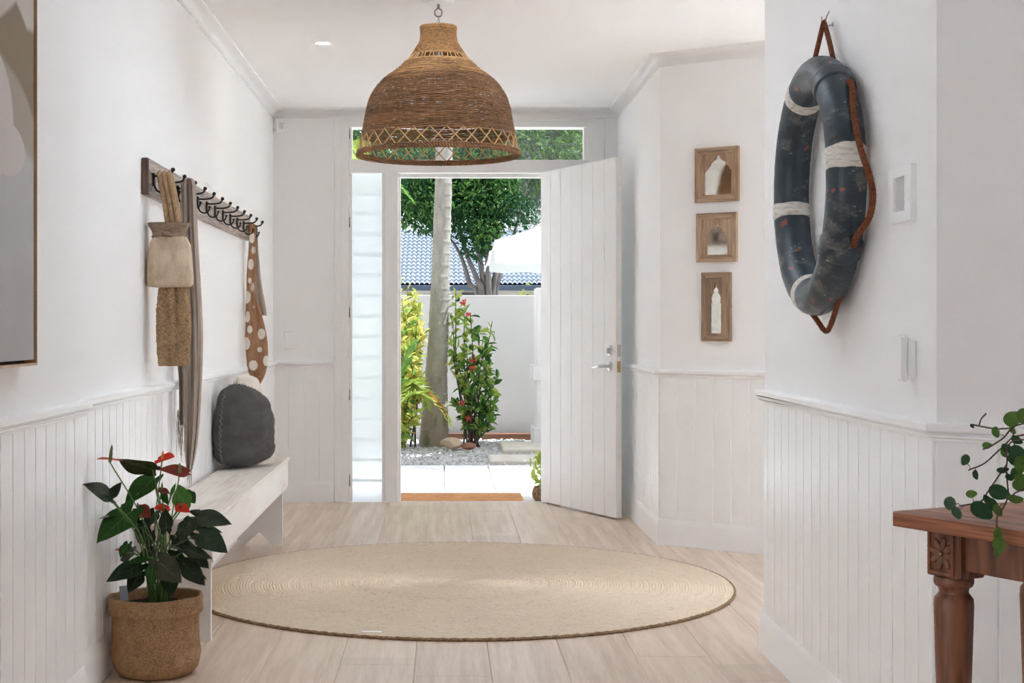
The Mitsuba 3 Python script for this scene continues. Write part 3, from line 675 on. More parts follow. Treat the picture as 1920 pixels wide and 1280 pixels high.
RUST = mat('rust_rope', proc(lambda p, n, uv: mix((0.085, 0.028, 0.014), (0.26, 0.095, 0.045), fbm(p.x * 160.0, p.y * 160.0, p.z * 160.0, 3))), 0.85, 0.2)
put('hanging_rope', rope(bez([(1.067, 4.12, 1.962), (1.049, 4.1, 1.904), (1.025, 4.06, 1.843), (1.02, 4.10, 1.83), (1.07, 4.08, 1.842)], 8), 0.0072, 3, 0.024), RUST, lb, 60)
put('hanging_rope', rope(bez([(1.07, 4.13, 1.964), (1.065, 4.05, 1.889), (1.059, 3.96, 1.802), (1.088, 3.96, 1.80)], 8), 0.0072, 3, 0.024), RUST, lb, 60)
put('grab_rope', rope(bez([(1.06, 3.9, 1.76), (1.056, 3.8, 1.732), (1.049, 3.76, 1.661), (1.043, 3.68, 1.562), (1.056, 3.64, 1.478), (1.063, 3.635, 1.425), (1.059, 3.66, 1.373), (1.052, 3.76, 1.323), (1.075, 3.83, 1.285)], 10), 0.0085, 3, 0.027), RUST, lb, 60)
put('grab_rope', rope(bez([(1.052, 3.86, 1.276), (1.052, 3.88, 1.221), (1.055, 3.95, 1.151), (1.055, 4.02, 1.099), (1.052, 4.06, 1.096), (1.043, 4.1, 1.123), (1.034, 4.12, 1.141)], 10), 0.0075, 3, 0.024), RUST, lb, 60)
wh = thing('wall_hook', 'small double silver hook on the wall above the lifebuoy', 'hook')
put('plate', box(1.093, 1.095, 4.122, 4.138, 1.947, 1.963, 0.0008), CHROME, wh)
for s in (-1, 1):
    put('prong', tube(bez([(1.093, 4.13, 1.955), (1.078, 4.13 + 0.004 * s, 1.952), (1.070, 4.13 + 0.020 * s, 1.966), (1.074, 4.13 + 0.040 * s, 1.985)], 6), 0.0022, 6), CHROME, wh, 60)

# ------------------------------------------------------------------ three carved mirrors on the angled wall
TEAKS = [mat('carved_timber_%s' % nm, proc(wood_fn(a, b, ax, 1.0, sd)), 0.65, 0.3) for nm, a, b, ax, sd in
         (('warm', (0.22, 0.135, 0.085), (0.46, 0.31, 0.205), 2, 1.0), ('pale', (0.27, 0.18, 0.115), (0.53, 0.385, 0.26), 2, 4.0), ('brown', (0.20, 0.13, 0.085), (0.42, 0.295, 0.20), 2, 9.0))]
TEAKH = mat('carved_timber_cross', proc(lambda p, n, uv: (lambda s: mix((0.21, 0.135, 0.088), (0.47, 0.325, 0.215), smoothstep(0.25, 0.8, 0.75 * fbm(s * 2.2, p.z * 46.0, 3.0, 4) + 0.3 * noise(s * 14.0, p.z * 300.0, 0.0))))(p.x * 0.823 - p.y * 0.568)), 0.65, 0.3)
scene['mat_mirror'] = {'type': 'roughconductor', 'material': 'Ag', 'alpha': 0.003, 'specular_reflectance': rgb((0.88, 0.87, 0.85))}
def to_wall(mesh, out):
    """Local (along the wall, z, out) -> world."""
    m = mesh.copy(); m.apply_transform(np.array([[AU[0], 0, AN[0], A0[0] + AN[0] * out], [AU[1], 0, AN[1], A0[1] + AN[1] * out], [0, 1, 0, 0], [0, 0, 0, 1.0]]))
    if m.volume < 0: m.invert()
    return m
def arch(x0, x1, z0, z1, sh, lobes):
    """Multifoil arch: straight sides up to the fraction sh, then lobes (cx, cz, r) in fractions of width and height, and a pointed tip."""
    w, h = x1 - x0, z1 - z0
    parts = [Polygon([(x0, z0), (x1, z0), (x1, z0 + sh * h), (x0, z0 + sh * h)])]
    for cx, cz, rx, rz in lobes: parts.append(affinity.scale(Point(x0 + cx * w, z0 + cz * h).buffer(1, 12), rx * w, rz * h))
    g = parts[0]
    for q in parts[1:]: g = g.union(q)
    g = g.buffer(0.0012).buffer(-0.0008)
    return Polygon(max(getattr(g, 'geoms', [g]), key=lambda q: q.area).exterior)
L1 = [(0.13, 0.56, .13, .09), (0.87, 0.56, .13, .09), (0.25, .66, .15, .1), (.75, .66, .15, .1), (.5, .62, .32, .14), (.37, .79, .15, .08), (.63, .79, .15, .08), (.5, .80, .20, .13), (.5, .93, .08, .07)]
L3 = [(0.08, .70, .08, .03), (.92, .70, .08, .03), (.5, .66, .46, .10), (.2, .755, .12, .03), (.8, .755, .12, .03), (.5, .77, .32, .08), (.33, .85, .14, .025), (.67, .85, .14, .025), (.5, .86, .22, .07), (.5, .94, .10, .06)]
MIR = [('mirror', 'upper carved timber mirror with a wide scalloped arch', 0.201, 0.432, 1.727, 1.998, (0.243, 0.399, 1.757, 1.957), 0.50, L1, 0.032, 0),
       ('mirror', 'middle mirror in a pale timber frame with a squat arch reflecting the coat rack', 0.208, 0.4225, 1.4295, 1.673, (0.255, 0.372, 1.466, 1.617), 0.50, L1, 0.030, 1),
       ('mirror', 'lowest narrow mirror with a tall bottle-shaped arch', 0.236, 0.3905, 1.036, 1.378, (0.278, 0.340, 1.076, 1.324), 0.60, L3, 0.026, 2)]
for nm, lab, x0, x1, z0, z1, o, sh, lob, bw_, ti in MIR:
    k = thing(nm, lab, 'mirror', 'carved mirrors on the angled wall')
    outer = Polygon([(x0, z0), (x1, z0), (x1, z1), (x0, z1)]); inner = Polygon([(x0 + bw_, z0 + bw_), (x1 - bw_, z0 + bw_), (x1 - bw_, z1 - bw_), (x0 + bw_, z1 - bw_)])
    ar = arch(*o, sh, lob)
    for (pa, pb, pc_, pd) in (((x0, z0), (x1, z0), (x1 - bw_, z0 + bw_), (x0 + bw_, z0 + bw_)), ((x1, z0), (x1, z1), (x1 - bw_, z1 - bw_), (x1 - bw_, z0 + bw_)), ((x1, z1), (x0, z1), (x0 + bw_, z1 - bw_), (x1 - bw_, z1 - bw_)), ((x0, z1), (x0, z0), (x0 + bw_, z0 + bw_), (x0 + bw_, z1 - bw_))):
        pg = Polygon([pa, pb, pc_, pd]).buffer(-0.0005)
        put('frame_rail', to_wall(extrude(pg, 0.024), 0.0), TEAKS[ti] if abs(pa[0] - pb[0]) < 1e-6 else TEAKH, k)
    put('fretwork_panel', to_wall(extrude(inner.difference(ar), 0.010), 0.0085), TEAKS[ti], k)
    put('inner_bead', to_wall(extrude(inner.difference(inner.buffer(-0.004, join_style=2)), 0.004), 0.0185), TEAKS[ti], k)
    gl = extrude(inner.buffer(-0.003), 0.003); cx_, cz_ = (x0 + x1) / 2, (z0 + z1) / 2
    gl.apply_translation((-cx_, -cz_, 0)); gl.apply_transform(trimesh.transformations.rotation_matrix(math.radians(-2.0), (0, 1, 0)) @ trimesh.transformations.rotation_matrix(math.radians((0, 1.0, 0)[ti]), (1, 0, 0))); gl.apply_translation((cx_, cz_, 0.0045))
    put('mirror_glass', to_wall(gl, 0.0), 'mat_mirror', k)

# ------------------------------------------------------------------ painting on the nearer left wall
def paint(p, n, uv):
    y, z = p.y, p.z
    w = 0.035 * (fbm(y * 6.0, z * 6.0, 1.0, 3) - 0.5); tx = 0.03 * (noise(y * 500.0, z * 500.0, 0.0) - 0.5)
    c = mix((0.44, 0.435, 0.43), (0.545, 0.545, 0.55), smoothstep(1.02, 1.52, z + 2 * w) * 0.6 + 0.6 * fbm(y * 3.0, z * 3.0, 5.0, 3) - 0.2)
    c = mix(c, (0.40, 0.355, 0.30), smoothstep(1.515, 1.56, z + w + (y - 3.45) * 0.25))
    hill = 1.80 - 1.1 * dr.square(y - 3.36) - 0.45 * dr.maximum(y - 3.47, 0)
    c = mix(c, (0.27, 0.215, 0.155), smoothstep(-0.012, 0.012, z - (1.70 - 0.30 * (y - 3.40) - 1.2 * dr.square(dr.maximum(y - 3.42, 0)) + w)))
    peak = 1.865 - 0.55 * dr.abs(y - 3.44) + 0.35 * dr.maximum(y - 3.53, 0) * 2 + w
    c = mix(c, (0.56, 0.52, 0.47), smoothstep(-0.01, 0.01, z - peak))
    d1 = dr.square((y - 3.17) / 0.25) + dr.square((z - 1.58) / 0.17); d2 = dr.square((y - 3.36) / 0.155) + dr.square((z - 1.515) / 0.065)
    c = mix((0.60, 0.56, 0.545), c, smoothstep(0.92, 1.06, dr.minimum(d1, d2) + 3 * w))
    return c * (1.0 + tx)
pt = thing('painting', 'large abstract painting in beige, white and grey in a thin oak frame', 'painting')
OAKF = mat('frame_oak', (0.50, 0.34, 0.21), 0.5, 0.4)
py0, py1, pz0, pz1 = 2.40, 3.600, 1.010, 2.25
put('canvas', box(XN, -1.004, py0 + 0.013, py1 - 0.011, pz0 + 0.014, pz1 - 0.012), mat('painted_canvas', proc(paint), 0.75, 0.25), pt)
for nm, q in (('top', (py0, py1, pz1 - 0.006, pz1)), ('bottom', (py0, py1, pz0, pz0 + 0.006)), ('far', (py1 - 0.005, py1, pz0 + 0.006, pz1 - 0.006)), ('near', (py0, py0 + 0.005, pz0 + 0.006, pz1 - 0.006))):
    put('frame_rail', box(XN, -0.998, *q), OAKF, pt)
put('backing', box(XN, -1.030, py0 + 0.005, py1 - 0.005, pz0 + 0.006, pz1 - 0.006), mat('black_backing', (0.03, 0.028, 0.026), 0.8), pt)

# ------------------------------------------------------------------ woven pendant lamp
PCX, PCY = -0.0235, 6.20
pp = np.array([(2.372, .0755), (2.345, .0735), (2.315, .0775), (2.276, .0995), (2.249, .1165), (2.2235, .142), (2.197, .169), (2.152, .229), (2.111, .267), (2.068, .291), (2.023, .304), (1.953, .317), (1.908, .3255), (1.838, .338)])
def prad(z):
    from scipy.interpolate import PchipInterpolator
    return PchipInterpolator(pp[::-1, 0], pp[::-1, 1])(z)
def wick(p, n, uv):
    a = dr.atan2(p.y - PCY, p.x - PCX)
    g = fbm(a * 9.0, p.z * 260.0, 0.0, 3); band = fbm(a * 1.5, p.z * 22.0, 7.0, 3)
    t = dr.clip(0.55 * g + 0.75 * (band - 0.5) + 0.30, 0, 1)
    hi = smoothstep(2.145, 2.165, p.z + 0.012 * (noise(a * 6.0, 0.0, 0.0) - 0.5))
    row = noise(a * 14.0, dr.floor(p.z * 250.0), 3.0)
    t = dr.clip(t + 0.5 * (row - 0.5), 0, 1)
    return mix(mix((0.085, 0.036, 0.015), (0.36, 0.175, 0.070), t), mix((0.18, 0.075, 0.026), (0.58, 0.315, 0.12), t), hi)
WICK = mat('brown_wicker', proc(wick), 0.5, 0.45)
GOLD = mat('golden_cane', (0.58, 0.34, 0.14), 0.45, 0.45)
la = thing('pendant_lamp', 'large brown wicker pendant lamp shade with an open lattice hem', 'pendant lamp')
NS = 72
def weave(z0, z1, pitch, r, gaps=0.0, flip=0):
    out = []; zz = np.arange(z0, z1, pitch); a = np.linspace(0, 2 * PI, NS * 4 + 1)[:-1]
    for k, z in enumerate(zz):
        R = float(prad(z)); ph_ = PI * ((k + flip) % 2); jz = rng.normal(0, pitch * 0.16); sl = rng.normal(0, 0.0009)
        rr = R + 0.0019 * np.cos(a * NS / 2 + ph_)
        P_ = np.stack([PCX + rr * np.cos(a), PCY + rr * np.sin(a), z + jz + sl * np.cos(a + rng.random() * 6) + 0.0007 * np.sin(a * 5 + rng.random() * 6)], 1)
        g = gaps(z) if callable(gaps) else gaps
        th = r * (1 - g) * (0.9 + 0.2 * rng.random())
        out.append(tube(P_, th, 4, True, 1.0))
    return cat_(out)
gap_fn = lambda z: 0.34 if 2.045 < z < 2.125 else (0.18 if z < 2.06 else 0.05)
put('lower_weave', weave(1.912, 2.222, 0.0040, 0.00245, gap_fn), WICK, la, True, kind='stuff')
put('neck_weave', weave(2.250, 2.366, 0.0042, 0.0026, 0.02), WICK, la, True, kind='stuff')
st = []
for k in range(NS):
    a = 2 * PI * (k + 0.5) / NS
    for z0, z1, n_ in ((1.905, 2.221, 26), (2.251, 2.372, 12)):
        z = np.linspace(z0, z1, n_); R = prad(z)
        st.append(tube(np.stack([PCX + R * np.cos(a), PCY + R * np.sin(a), z], 1), 0.0017, 4))
put('stakes', cat_(st), WICK, la, True, kind='stuff')
for k in range(44):
    a = 2 * PI * k / 44; b = a + (0.035 if k % 2 else -0.03)
    R0, R1 = float(prad(2.222)), float(prad(2.251))
    put('neck_stick', tube([(PCX + R0 * math.cos(a), PCY + R0 * math.sin(a), 2.221), (PCX + R1 * math.cos(b), PCY + R1 * math.sin(b), 2.252)], 0.0021, 5), GOLD, la, 60)
def hoop(z, r, R=None, n=6):
    R = float(prad(z)) if R is None else R; a = np.linspace(0, 2 * PI, 181)[:-1]
    return tube(np.stack([PCX + R * np.cos(a), PCY + R * np.sin(a), z + 0 * a], 1), r, n, True)
put('upper_hoop', cat_([hoop(2.223, 0.0035), hoop(2.2505, 0.0032)]), GOLD, la, True)
put('top_rim', cat_([hoop(2.371, 0.0052), hoop(2.364, 0.0045)]), WICK, la, True)
nl = 30
lat_ = []
for k in range(nl * 2):
    for sgn in (-1, 1):
        a0 = 2 * PI * k / (nl * 2) ; a1 = a0 + sgn * 2 * PI / (nl * 2) * 1.9
        if k % 2 == 0:
            z = np.linspace(1.914, 1.846, 7); aa = np.linspace(a0, a1, 7); R = prad(z) + 0.001 * sgn
            put('lattice_strand', tube(np.stack([PCX + R * np.cos(aa), PCY + R * np.sin(aa), z], 1), 0.0027, 5), GOLD, la, True)
def braid(z, R, r, m):
    a = np.linspace(0, 2 * PI, 721)[:-1]; out = []
    for s in (0, 1, 2):
        q = a * m + s * 2 * PI / 3
        out.append(tube(np.stack([PCX + (R + r * np.sin(q)) * np.cos(a), PCY + (R + r * np.sin(q)) * np.sin(a), z + r * 0.8 * np.sin(2 * q)], 1), r * 0.72, 5, True))
    return cat_(out)
put('braided_rim', cat_([braid(1.8415, 0.3385, 0.0055, 60), braid(1.832, 0.340, 0.0058, 60)]), WICK, la, True)
put('lower_hoop', hoop(1.910, 0.0036), WICK, la, True)
CANO = mat('canopy_white', (0.85, 0.85, 0.85), 0.35, 0.5)
put('canopy', lathe([(0.0, HC - 0.0205), (0.058, HC - 0.0205), (0.061, HC - 0.0175), (0.061, HC)], 48, (PCX, PCY, 0)), CANO, la, 40)
STEEL = mat('dull_steel', (0.22, 0.21, 0.21), 0.4, 0.5, 0.9)
put('ceiling_hook', cat_([tube([(PCX, PCY, HC - 0.018), (PCX, PCY, 2.452)], 0.006, 10), tube([(PCX + 0.0155 * math.cos(t), PCY, 2.434 + 0.0175 * math.sin(t)) for t in np.linspace(0, 2 * PI, 33)[:-1]], 0.0028, 8, True)]), STEEL, la, 50)
links = []
for k in range(5):
    zc = 2.412 - 0.013 * k; t = np.linspace(0, 2 * PI, 17)[:-1]
    q = np.stack([0.0045 * np.cos(t), 0 * t, 0.0085 * np.sin(t)], 1); q = q if k % 2 else q[:, [1, 0, 2]]
    links.append(tube(q + np.array([PCX, PCY, zc]), 0.0013, 5, True))
put('chain', cat_(links), STEEL, la, 50, kind='stuff')
put('carrier_ring', cat_([hoop(2.352, 0.002, 0.070)] + [tube([(PCX + 0.070 * math.cos(t), PCY + 0.070 * math.sin(t), 2.352), (PCX, PCY, 2.356)], 0.0018, 5) for t in (0.3, 2.4, 4.5)]), STEEL, la, 50)
put('lamp_holder', lathe([(0.0, 2.355), (0.018, 2.355), (0.020, 2.33), (0.018, 2.275), (0.0, 2.275)], 20, (PCX, PCY, 0)), CANO, la, 40)
put('bulb', lathe([(0.013, 2.276), (0.014, 2.262), (0.026, 2.235), (0.030, 2.210), (0.024, 2.185), (0.010, 2.172), (0.0, 2.170)], 20, (PCX, PCY, 0)), mat('bulb_glass', (0.85, 0.85, 0.83), 0.2), la, True)

# ------------------------------------------------------------------ timber side table
TBL = mat('red_timber', proc(lambda p, n, uv: (lambda a, b: mix((0.135, 0.040, 0.017), (0.41, 0.158, 0.070), smoothstep(0.2, 0.85, 0.75 * fbm(a * 3.0, b * 46.0, p.z * 46.0, 4) + 0.3 * noise(a * 16.0, b * 300.0, p.z * 300.0))))(p.x * 0.47 - p.y * 0.883, p.x * 0.883 + p.y * 0.47)), 0.38, 0.5)
TBD = mat('dark_red_timber', proc(lambda p, n, uv: mix((0.075, 0.025, 0.012), (0.25, 0.10, 0.047), smoothstep(0.25, 0.8, fbm(p.x * 50.0, p.y * 50.0, p.z * 5.0, 4)))), 0.4, 0.5)
TC, TU, TV = np.array([0.785, 2.570]), np.array([0.47, -0.883]), np.array([0.883, 0.47])
TMx = frame_mat((TC[0], TC[1], 0), TU, TV)
TL, TW, TZ = 1.10, 0.37, 0.780
tb = thing('side_table', 'reddish carved timber side table with turned legs by the near wall', 'table')
for k in range(3):
    w = (TW) / 3
    put('top_board', moved(box(0, TL, k * w + 0.0004, (k + 1) * w - 0.0004, TZ - 0.026, TZ, 0.002), TMx), TBL, tb)
put('apron', moved(box(0.08, TL - 0.08, 0.052, 0.070, 0.687, TZ - 0.026, 0.002), TMx), TBD, tb)
put('apron', moved(box(0.08, TL - 0.08, TW - 0.070, TW - 0.052, 0.687, TZ - 0.026, 0.002), TMx), TBD, tb)
put('apron', moved(box(0.052, 0.070, 0.08, TW - 0.08, 0.687, TZ - 0.026, 0.002), TMx), TBD, tb)
put('apron', moved(box(TL - 0.070, TL - 0.052, 0.08, TW - 0.08, 0.687, TZ - 0.026, 0.002), TMx), TBD, tb)
tp = [(0, .672), (.0315, .672), (.0335, .668), (.0335, .661), (.031, .656), (.0255, .652), (.0245, .645), (.027, .641), (.0325, .634), (.0335, .622), (.0325, .590), (.0305, .52), (.0275, .44), (.0240, .36), (.0210, .28), (.0195, .215), (.0205, .19), (.028, .182), (.031, .172), (.028, .162), (.021, .155), (.024, .12), (.029, .08), (.026, .03), (.022, 0.0), (0, 0)]
PB = 0.075
for (lx, ly) in ((0.0405, 0.0405), (TL - 0.0405 - PB, 0.0405), (0.0405, TW - 0.0405 - PB), (TL - 0.0405 - PB, TW - 0.0405 - PB)):
    lg = put('leg', moved(lathe(tp, 36, (lx + PB / 2 - 0.004, ly + 0.030, 0)), TMx), TBD, tb, 50)
    put('corner_block', moved(box(lx, lx + PB, ly, ly + PB * 0.8, 0.6725, TZ - 0.026, 0.0025), TMx), TBD, lg)
    cx, cz = lx + PB / 2, 0.713
    put('panel_rim', moved(cat_([box(lx + 0.006, lx + 0.011, ly - 0.004, ly + 0.002, 0.680, 0.748), box(lx + PB - 0.017, lx + PB - 0.011, ly - 0.004, ly + 0.002, 0.680, 0.748), box(lx + 0.006, lx + PB - 0.011, ly - 0.004, ly + 0.002, 0.677, 0.682)]), TMx), TBD, lg)
    pet = []
    for j in range(8):
        a = 2 * PI * j / 8 + 0.2
        e = trimesh.creation.icosphere(2, 1.0); e.apply_scale((0.0135, 0.0042, 0.0062)); e.apply_translation((0.0165, 0, 0))
        e.apply_transform(trimesh.transformations.rotation_matrix(a, (0, 1, 0))); e.apply_translation((cx - 0.002, ly - 0.0005, cz)); pet.append(e)
    put('carved_rosette', moved(cat_(pet), TMx), TBD, lg, True)
    nb_ = trimesh.creation.icosphere(2, 0.0032); nb_.apply_translation((cx - 0.002, ly - 0.003, cz)); put('nail_head', moved(nb_, TMx), BRASS, lg, True)

# ------------------------------------------------------------------ potted anthurium
def unit(v): v = np.asarray(v, float); return v / (np.linalg.norm(v) + 1e-12)
def heart(A, Tp, N, w, fold=0.10, droop=0.10, lobe=0.22, ns=14, nt=11, cup=0.0, bw=0.72):
    ns, nt = 22, 15
    """Heart-shaped blade from its stalk A to its tip Tp, facing N, w wide."""
    A, Tp = np.asarray(A, float), np.asarray(Tp, float); d = Tp - A; L = np.linalg.norm(d); d /= L
    n = np.asarray(N, float); n = unit(n - d * np.dot(n, d)); s_ = np.cross(d, n)
    def fn(u, v):
        s, t = u, 2 * v - 1
        prof = np.sin(PI * np.clip(s, 0, 1) ** 0.62) ** 0.80 * (1 - 0.25 * s) + 0.02 * (s < 0.02)
        base = bw * np.clip(1 - s / 0.25, 0, 1) ** 0.7
        h = np.maximum(prof, base * 1.0) * w / 2 * (1.0 - np.clip((s - 0.86) / 0.14, 0, 1) * 0.35)
        al = L * (s - lobe * np.abs(np.sin(PI * np.abs(t) ** 1.1)) * np.clip(1 - s, 0, 1) ** 3.5)
        up = fold * w * np.abs(t) * (1 - 0.4 * s) - droop * L * (s ** 2 - s) * 0.8 - droop * L * 0.35 * t * t * 0 - cup * w * t * t
        up = up + 0.012 * w * np.sin(9 * s + 3 * np.abs(t)) * np.abs(t)
        return A + d * al[..., None] + s_ * (h * t)[..., None] + n * up[..., None]
    return grid(fn, ns, nt)
LEAF = [mat('anthurium_dark', (0.013, 0.027, 0.011), 0.30, 0.22), leafmat('anthurium_mid', (0.032, 0.085, 0.022), 0.55, 0.30), leafmat('anthurium_bright', (0.075, 0.20, 0.04), 0.8, 0.32), mat('anthurium_olive', (0.036, 0.040, 0.018), 0.32, 0.25)]
VEIN = [mat('vein_dark', (0.045, 0.075, 0.028), 0.4, 0.3), mat('vein_mid', (0.085, 0.17, 0.05), 0.4, 0.3), mat('vein_bright', (0.16, 0.31, 0.09), 0.4, 0.3), mat('vein_olive', (0.10, 0.11, 0.05), 0.4, 0.3)]
STALK = mat('green_stalk', (0.10, 0.19, 0.05), 0.45, 0.4)
SPATH = [leafmat('spathe_red', (0.62, 0.060, 0.035), 0.55, 0.28), leafmat('spathe_dark', (0.20, 0.045, 0.032), 0.35, 0.28), leafmat('spathe_pink', (0.55, 0.13, 0.11), 0.6, 0.3)]
SPAD = [mat('spadix_green', (0.13, 0.16, 0.05), 0.55), mat('spadix_orange', (0.72, 0.33, 0.10), 0.5)]
an = thing('potted_anthurium', 'red anthurium with dark heart-shaped leaves in a woven jute basket beside the bench', 'potted plant')
BC = np.array([-0.920, 4.685])
def basketr(z, a):
    r = np.interp(z, [0, .006, .022, .07, .115, .16, .200], [.104, .118, .133, .1415, .137, .1365, .138])
    dent = 0.016 * np.exp(-((z - 0.085) / 0.022) ** 2) * np.exp(-((np.angle(np.exp(1j * (a + 0.55)))) / 0.55) ** 2)
    bul = 0.005 * np.exp(-((z - 0.045) / 0.022) ** 2) * np.exp(-((np.angle(np.exp(1j * (a + 0.7)))) / 0.6) ** 2)
    P3 = np.stack([np.cos(a) * 2.2, np.sin(a) * 2.2, z * 14], -1)
    return r - dent + bul + 0.007 * (meshkit.noise(P3, 6) - 0.5)
def weavef(p, n, uv):
    a = dr.atan2(p.y - float(BC[1]), p.x - float(BC[0])); w1 = 0.5 * (fbm(a * 11.0, p.z * 60.0, 0.0, 3) - 0.5); aa = a * 28.0 + 1.4 * w1; zz = p.z * 300.0 + 2.2 * w1 + 1.2 * (noise(a * 9.0, p.z * 20.0, 2.0) - 0.5); i = dr.floor(aa); j = dr.floor(zz)
    fu, fv = aa - i, zz - j
    r = cell_rand(i, j, 2); b = fbm(a * 5.0, p.z * 30.0, 0.0, 3)
    gap = smoothstep(0.0, 0.22, fu) * smoothstep(1.0, 0.78, fu) * (0.45 + 0.55 * smoothstep(0.0, 0.3, fv) * smoothstep(1.0, 0.7, fv))
    return mix((0.21, 0.115, 0.058), mix((0.33, 0.185, 0.095), (0.60, 0.40, 0.235), dr.clip(0.75 * r + 0.7 * (b - 0.35), 0, 1)), 0.25 + 0.75 * gap)
def weaveh(p, n, uv):
    a = dr.atan2(p.y - float(BC[1]), p.x - float(BC[0])); fu = a * 28.0 - dr.floor(a * 28.0); fv = p.z * 300.0 - dr.floor(p.z * 300.0)
    return dr.sin(PI * fu) * (0.6 + 0.4 * dr.sin(PI * fv))
BASK = mat('woven_jute', proc(weavef), 0.9, 0.1, bump=proc(weaveh, 0.0004), bscale=0.0016)
bm = grid(lambda u, v: (lambda z, a: np.stack([BC[0] + basketr(z, a) * np.cos(a), BC[1] + basketr(z, a) * np.sin(a), z], -1))(0.001 + 0.2 * v, 2 * PI * u), 120, 40, True)
put('basket', bm, BASK, an, True)
cf = np.array([(.1405, .196), (.147, .198), (.1495, .205), (.1475, .225), (.1485, .242), (.146, .2505), (.1405, .2525), (.136, .249), (.135, .235), (.133, .19), (.131, .16)])
def cuff(u, v):
    a = 2 * PI * u; k = v * (len(cf) - 1); r = np.interp(k, range(len(cf)), cf[:, 0]); z = np.interp(k, range(len(cf)), cf[:, 1])
    q = np.stack([np.cos(a) * 2.5, np.sin(a) * 2.5, 0 * a + 3], -1)
    r = r + 0.006 * (meshkit.noise(q, 3) - 0.5); z = z + 0.007 * (meshkit.noise(q * 1.3, 5) - 0.5) + 0.0012 * np.sin(a * 88)
    return np.stack([BC[0] + r * np.cos(a), BC[1] + r * np.sin(a), z], -1)
put('cuff', grid(cuff, 176, 22, True), BASK, an, True)
SOIL = mat('dark_soil', proc(lambda p, n, uv: mix((0.006, 0.005, 0.004), (0.035, 0.026, 0.019), noise(p.x * 190.0, p.y * 190.0, p.z * 190.0))), 0.95, 0.1)
sm = grid(lambda u, v: np.stack([BC[0] + 0.134 * v * np.cos(2 * PI * u), BC[1] + 0.134 * v * np.sin(2 * PI * u), 0.210 + 0.012 * meshkit.noise(np.stack([40 * v * np.cos(2 * PI * u), 40 * v * np.sin(2 * PI * u), 0 * u], -1) * 0.4, 2)], -1), 48, 14, True)
put('soil', sm, SOIL, an, True)
tg = box(-0.013, 0.013, -0.0006, 0.0006, -0.024, 0.024, 0)
put('plant_tag', place(tg, (-1.013, 4.64, 0.2623), 0.5, -0.35), mat('tag_card', (0.42, 0.47, 0.55), 0.5), an, label='small pale blue plant tag')
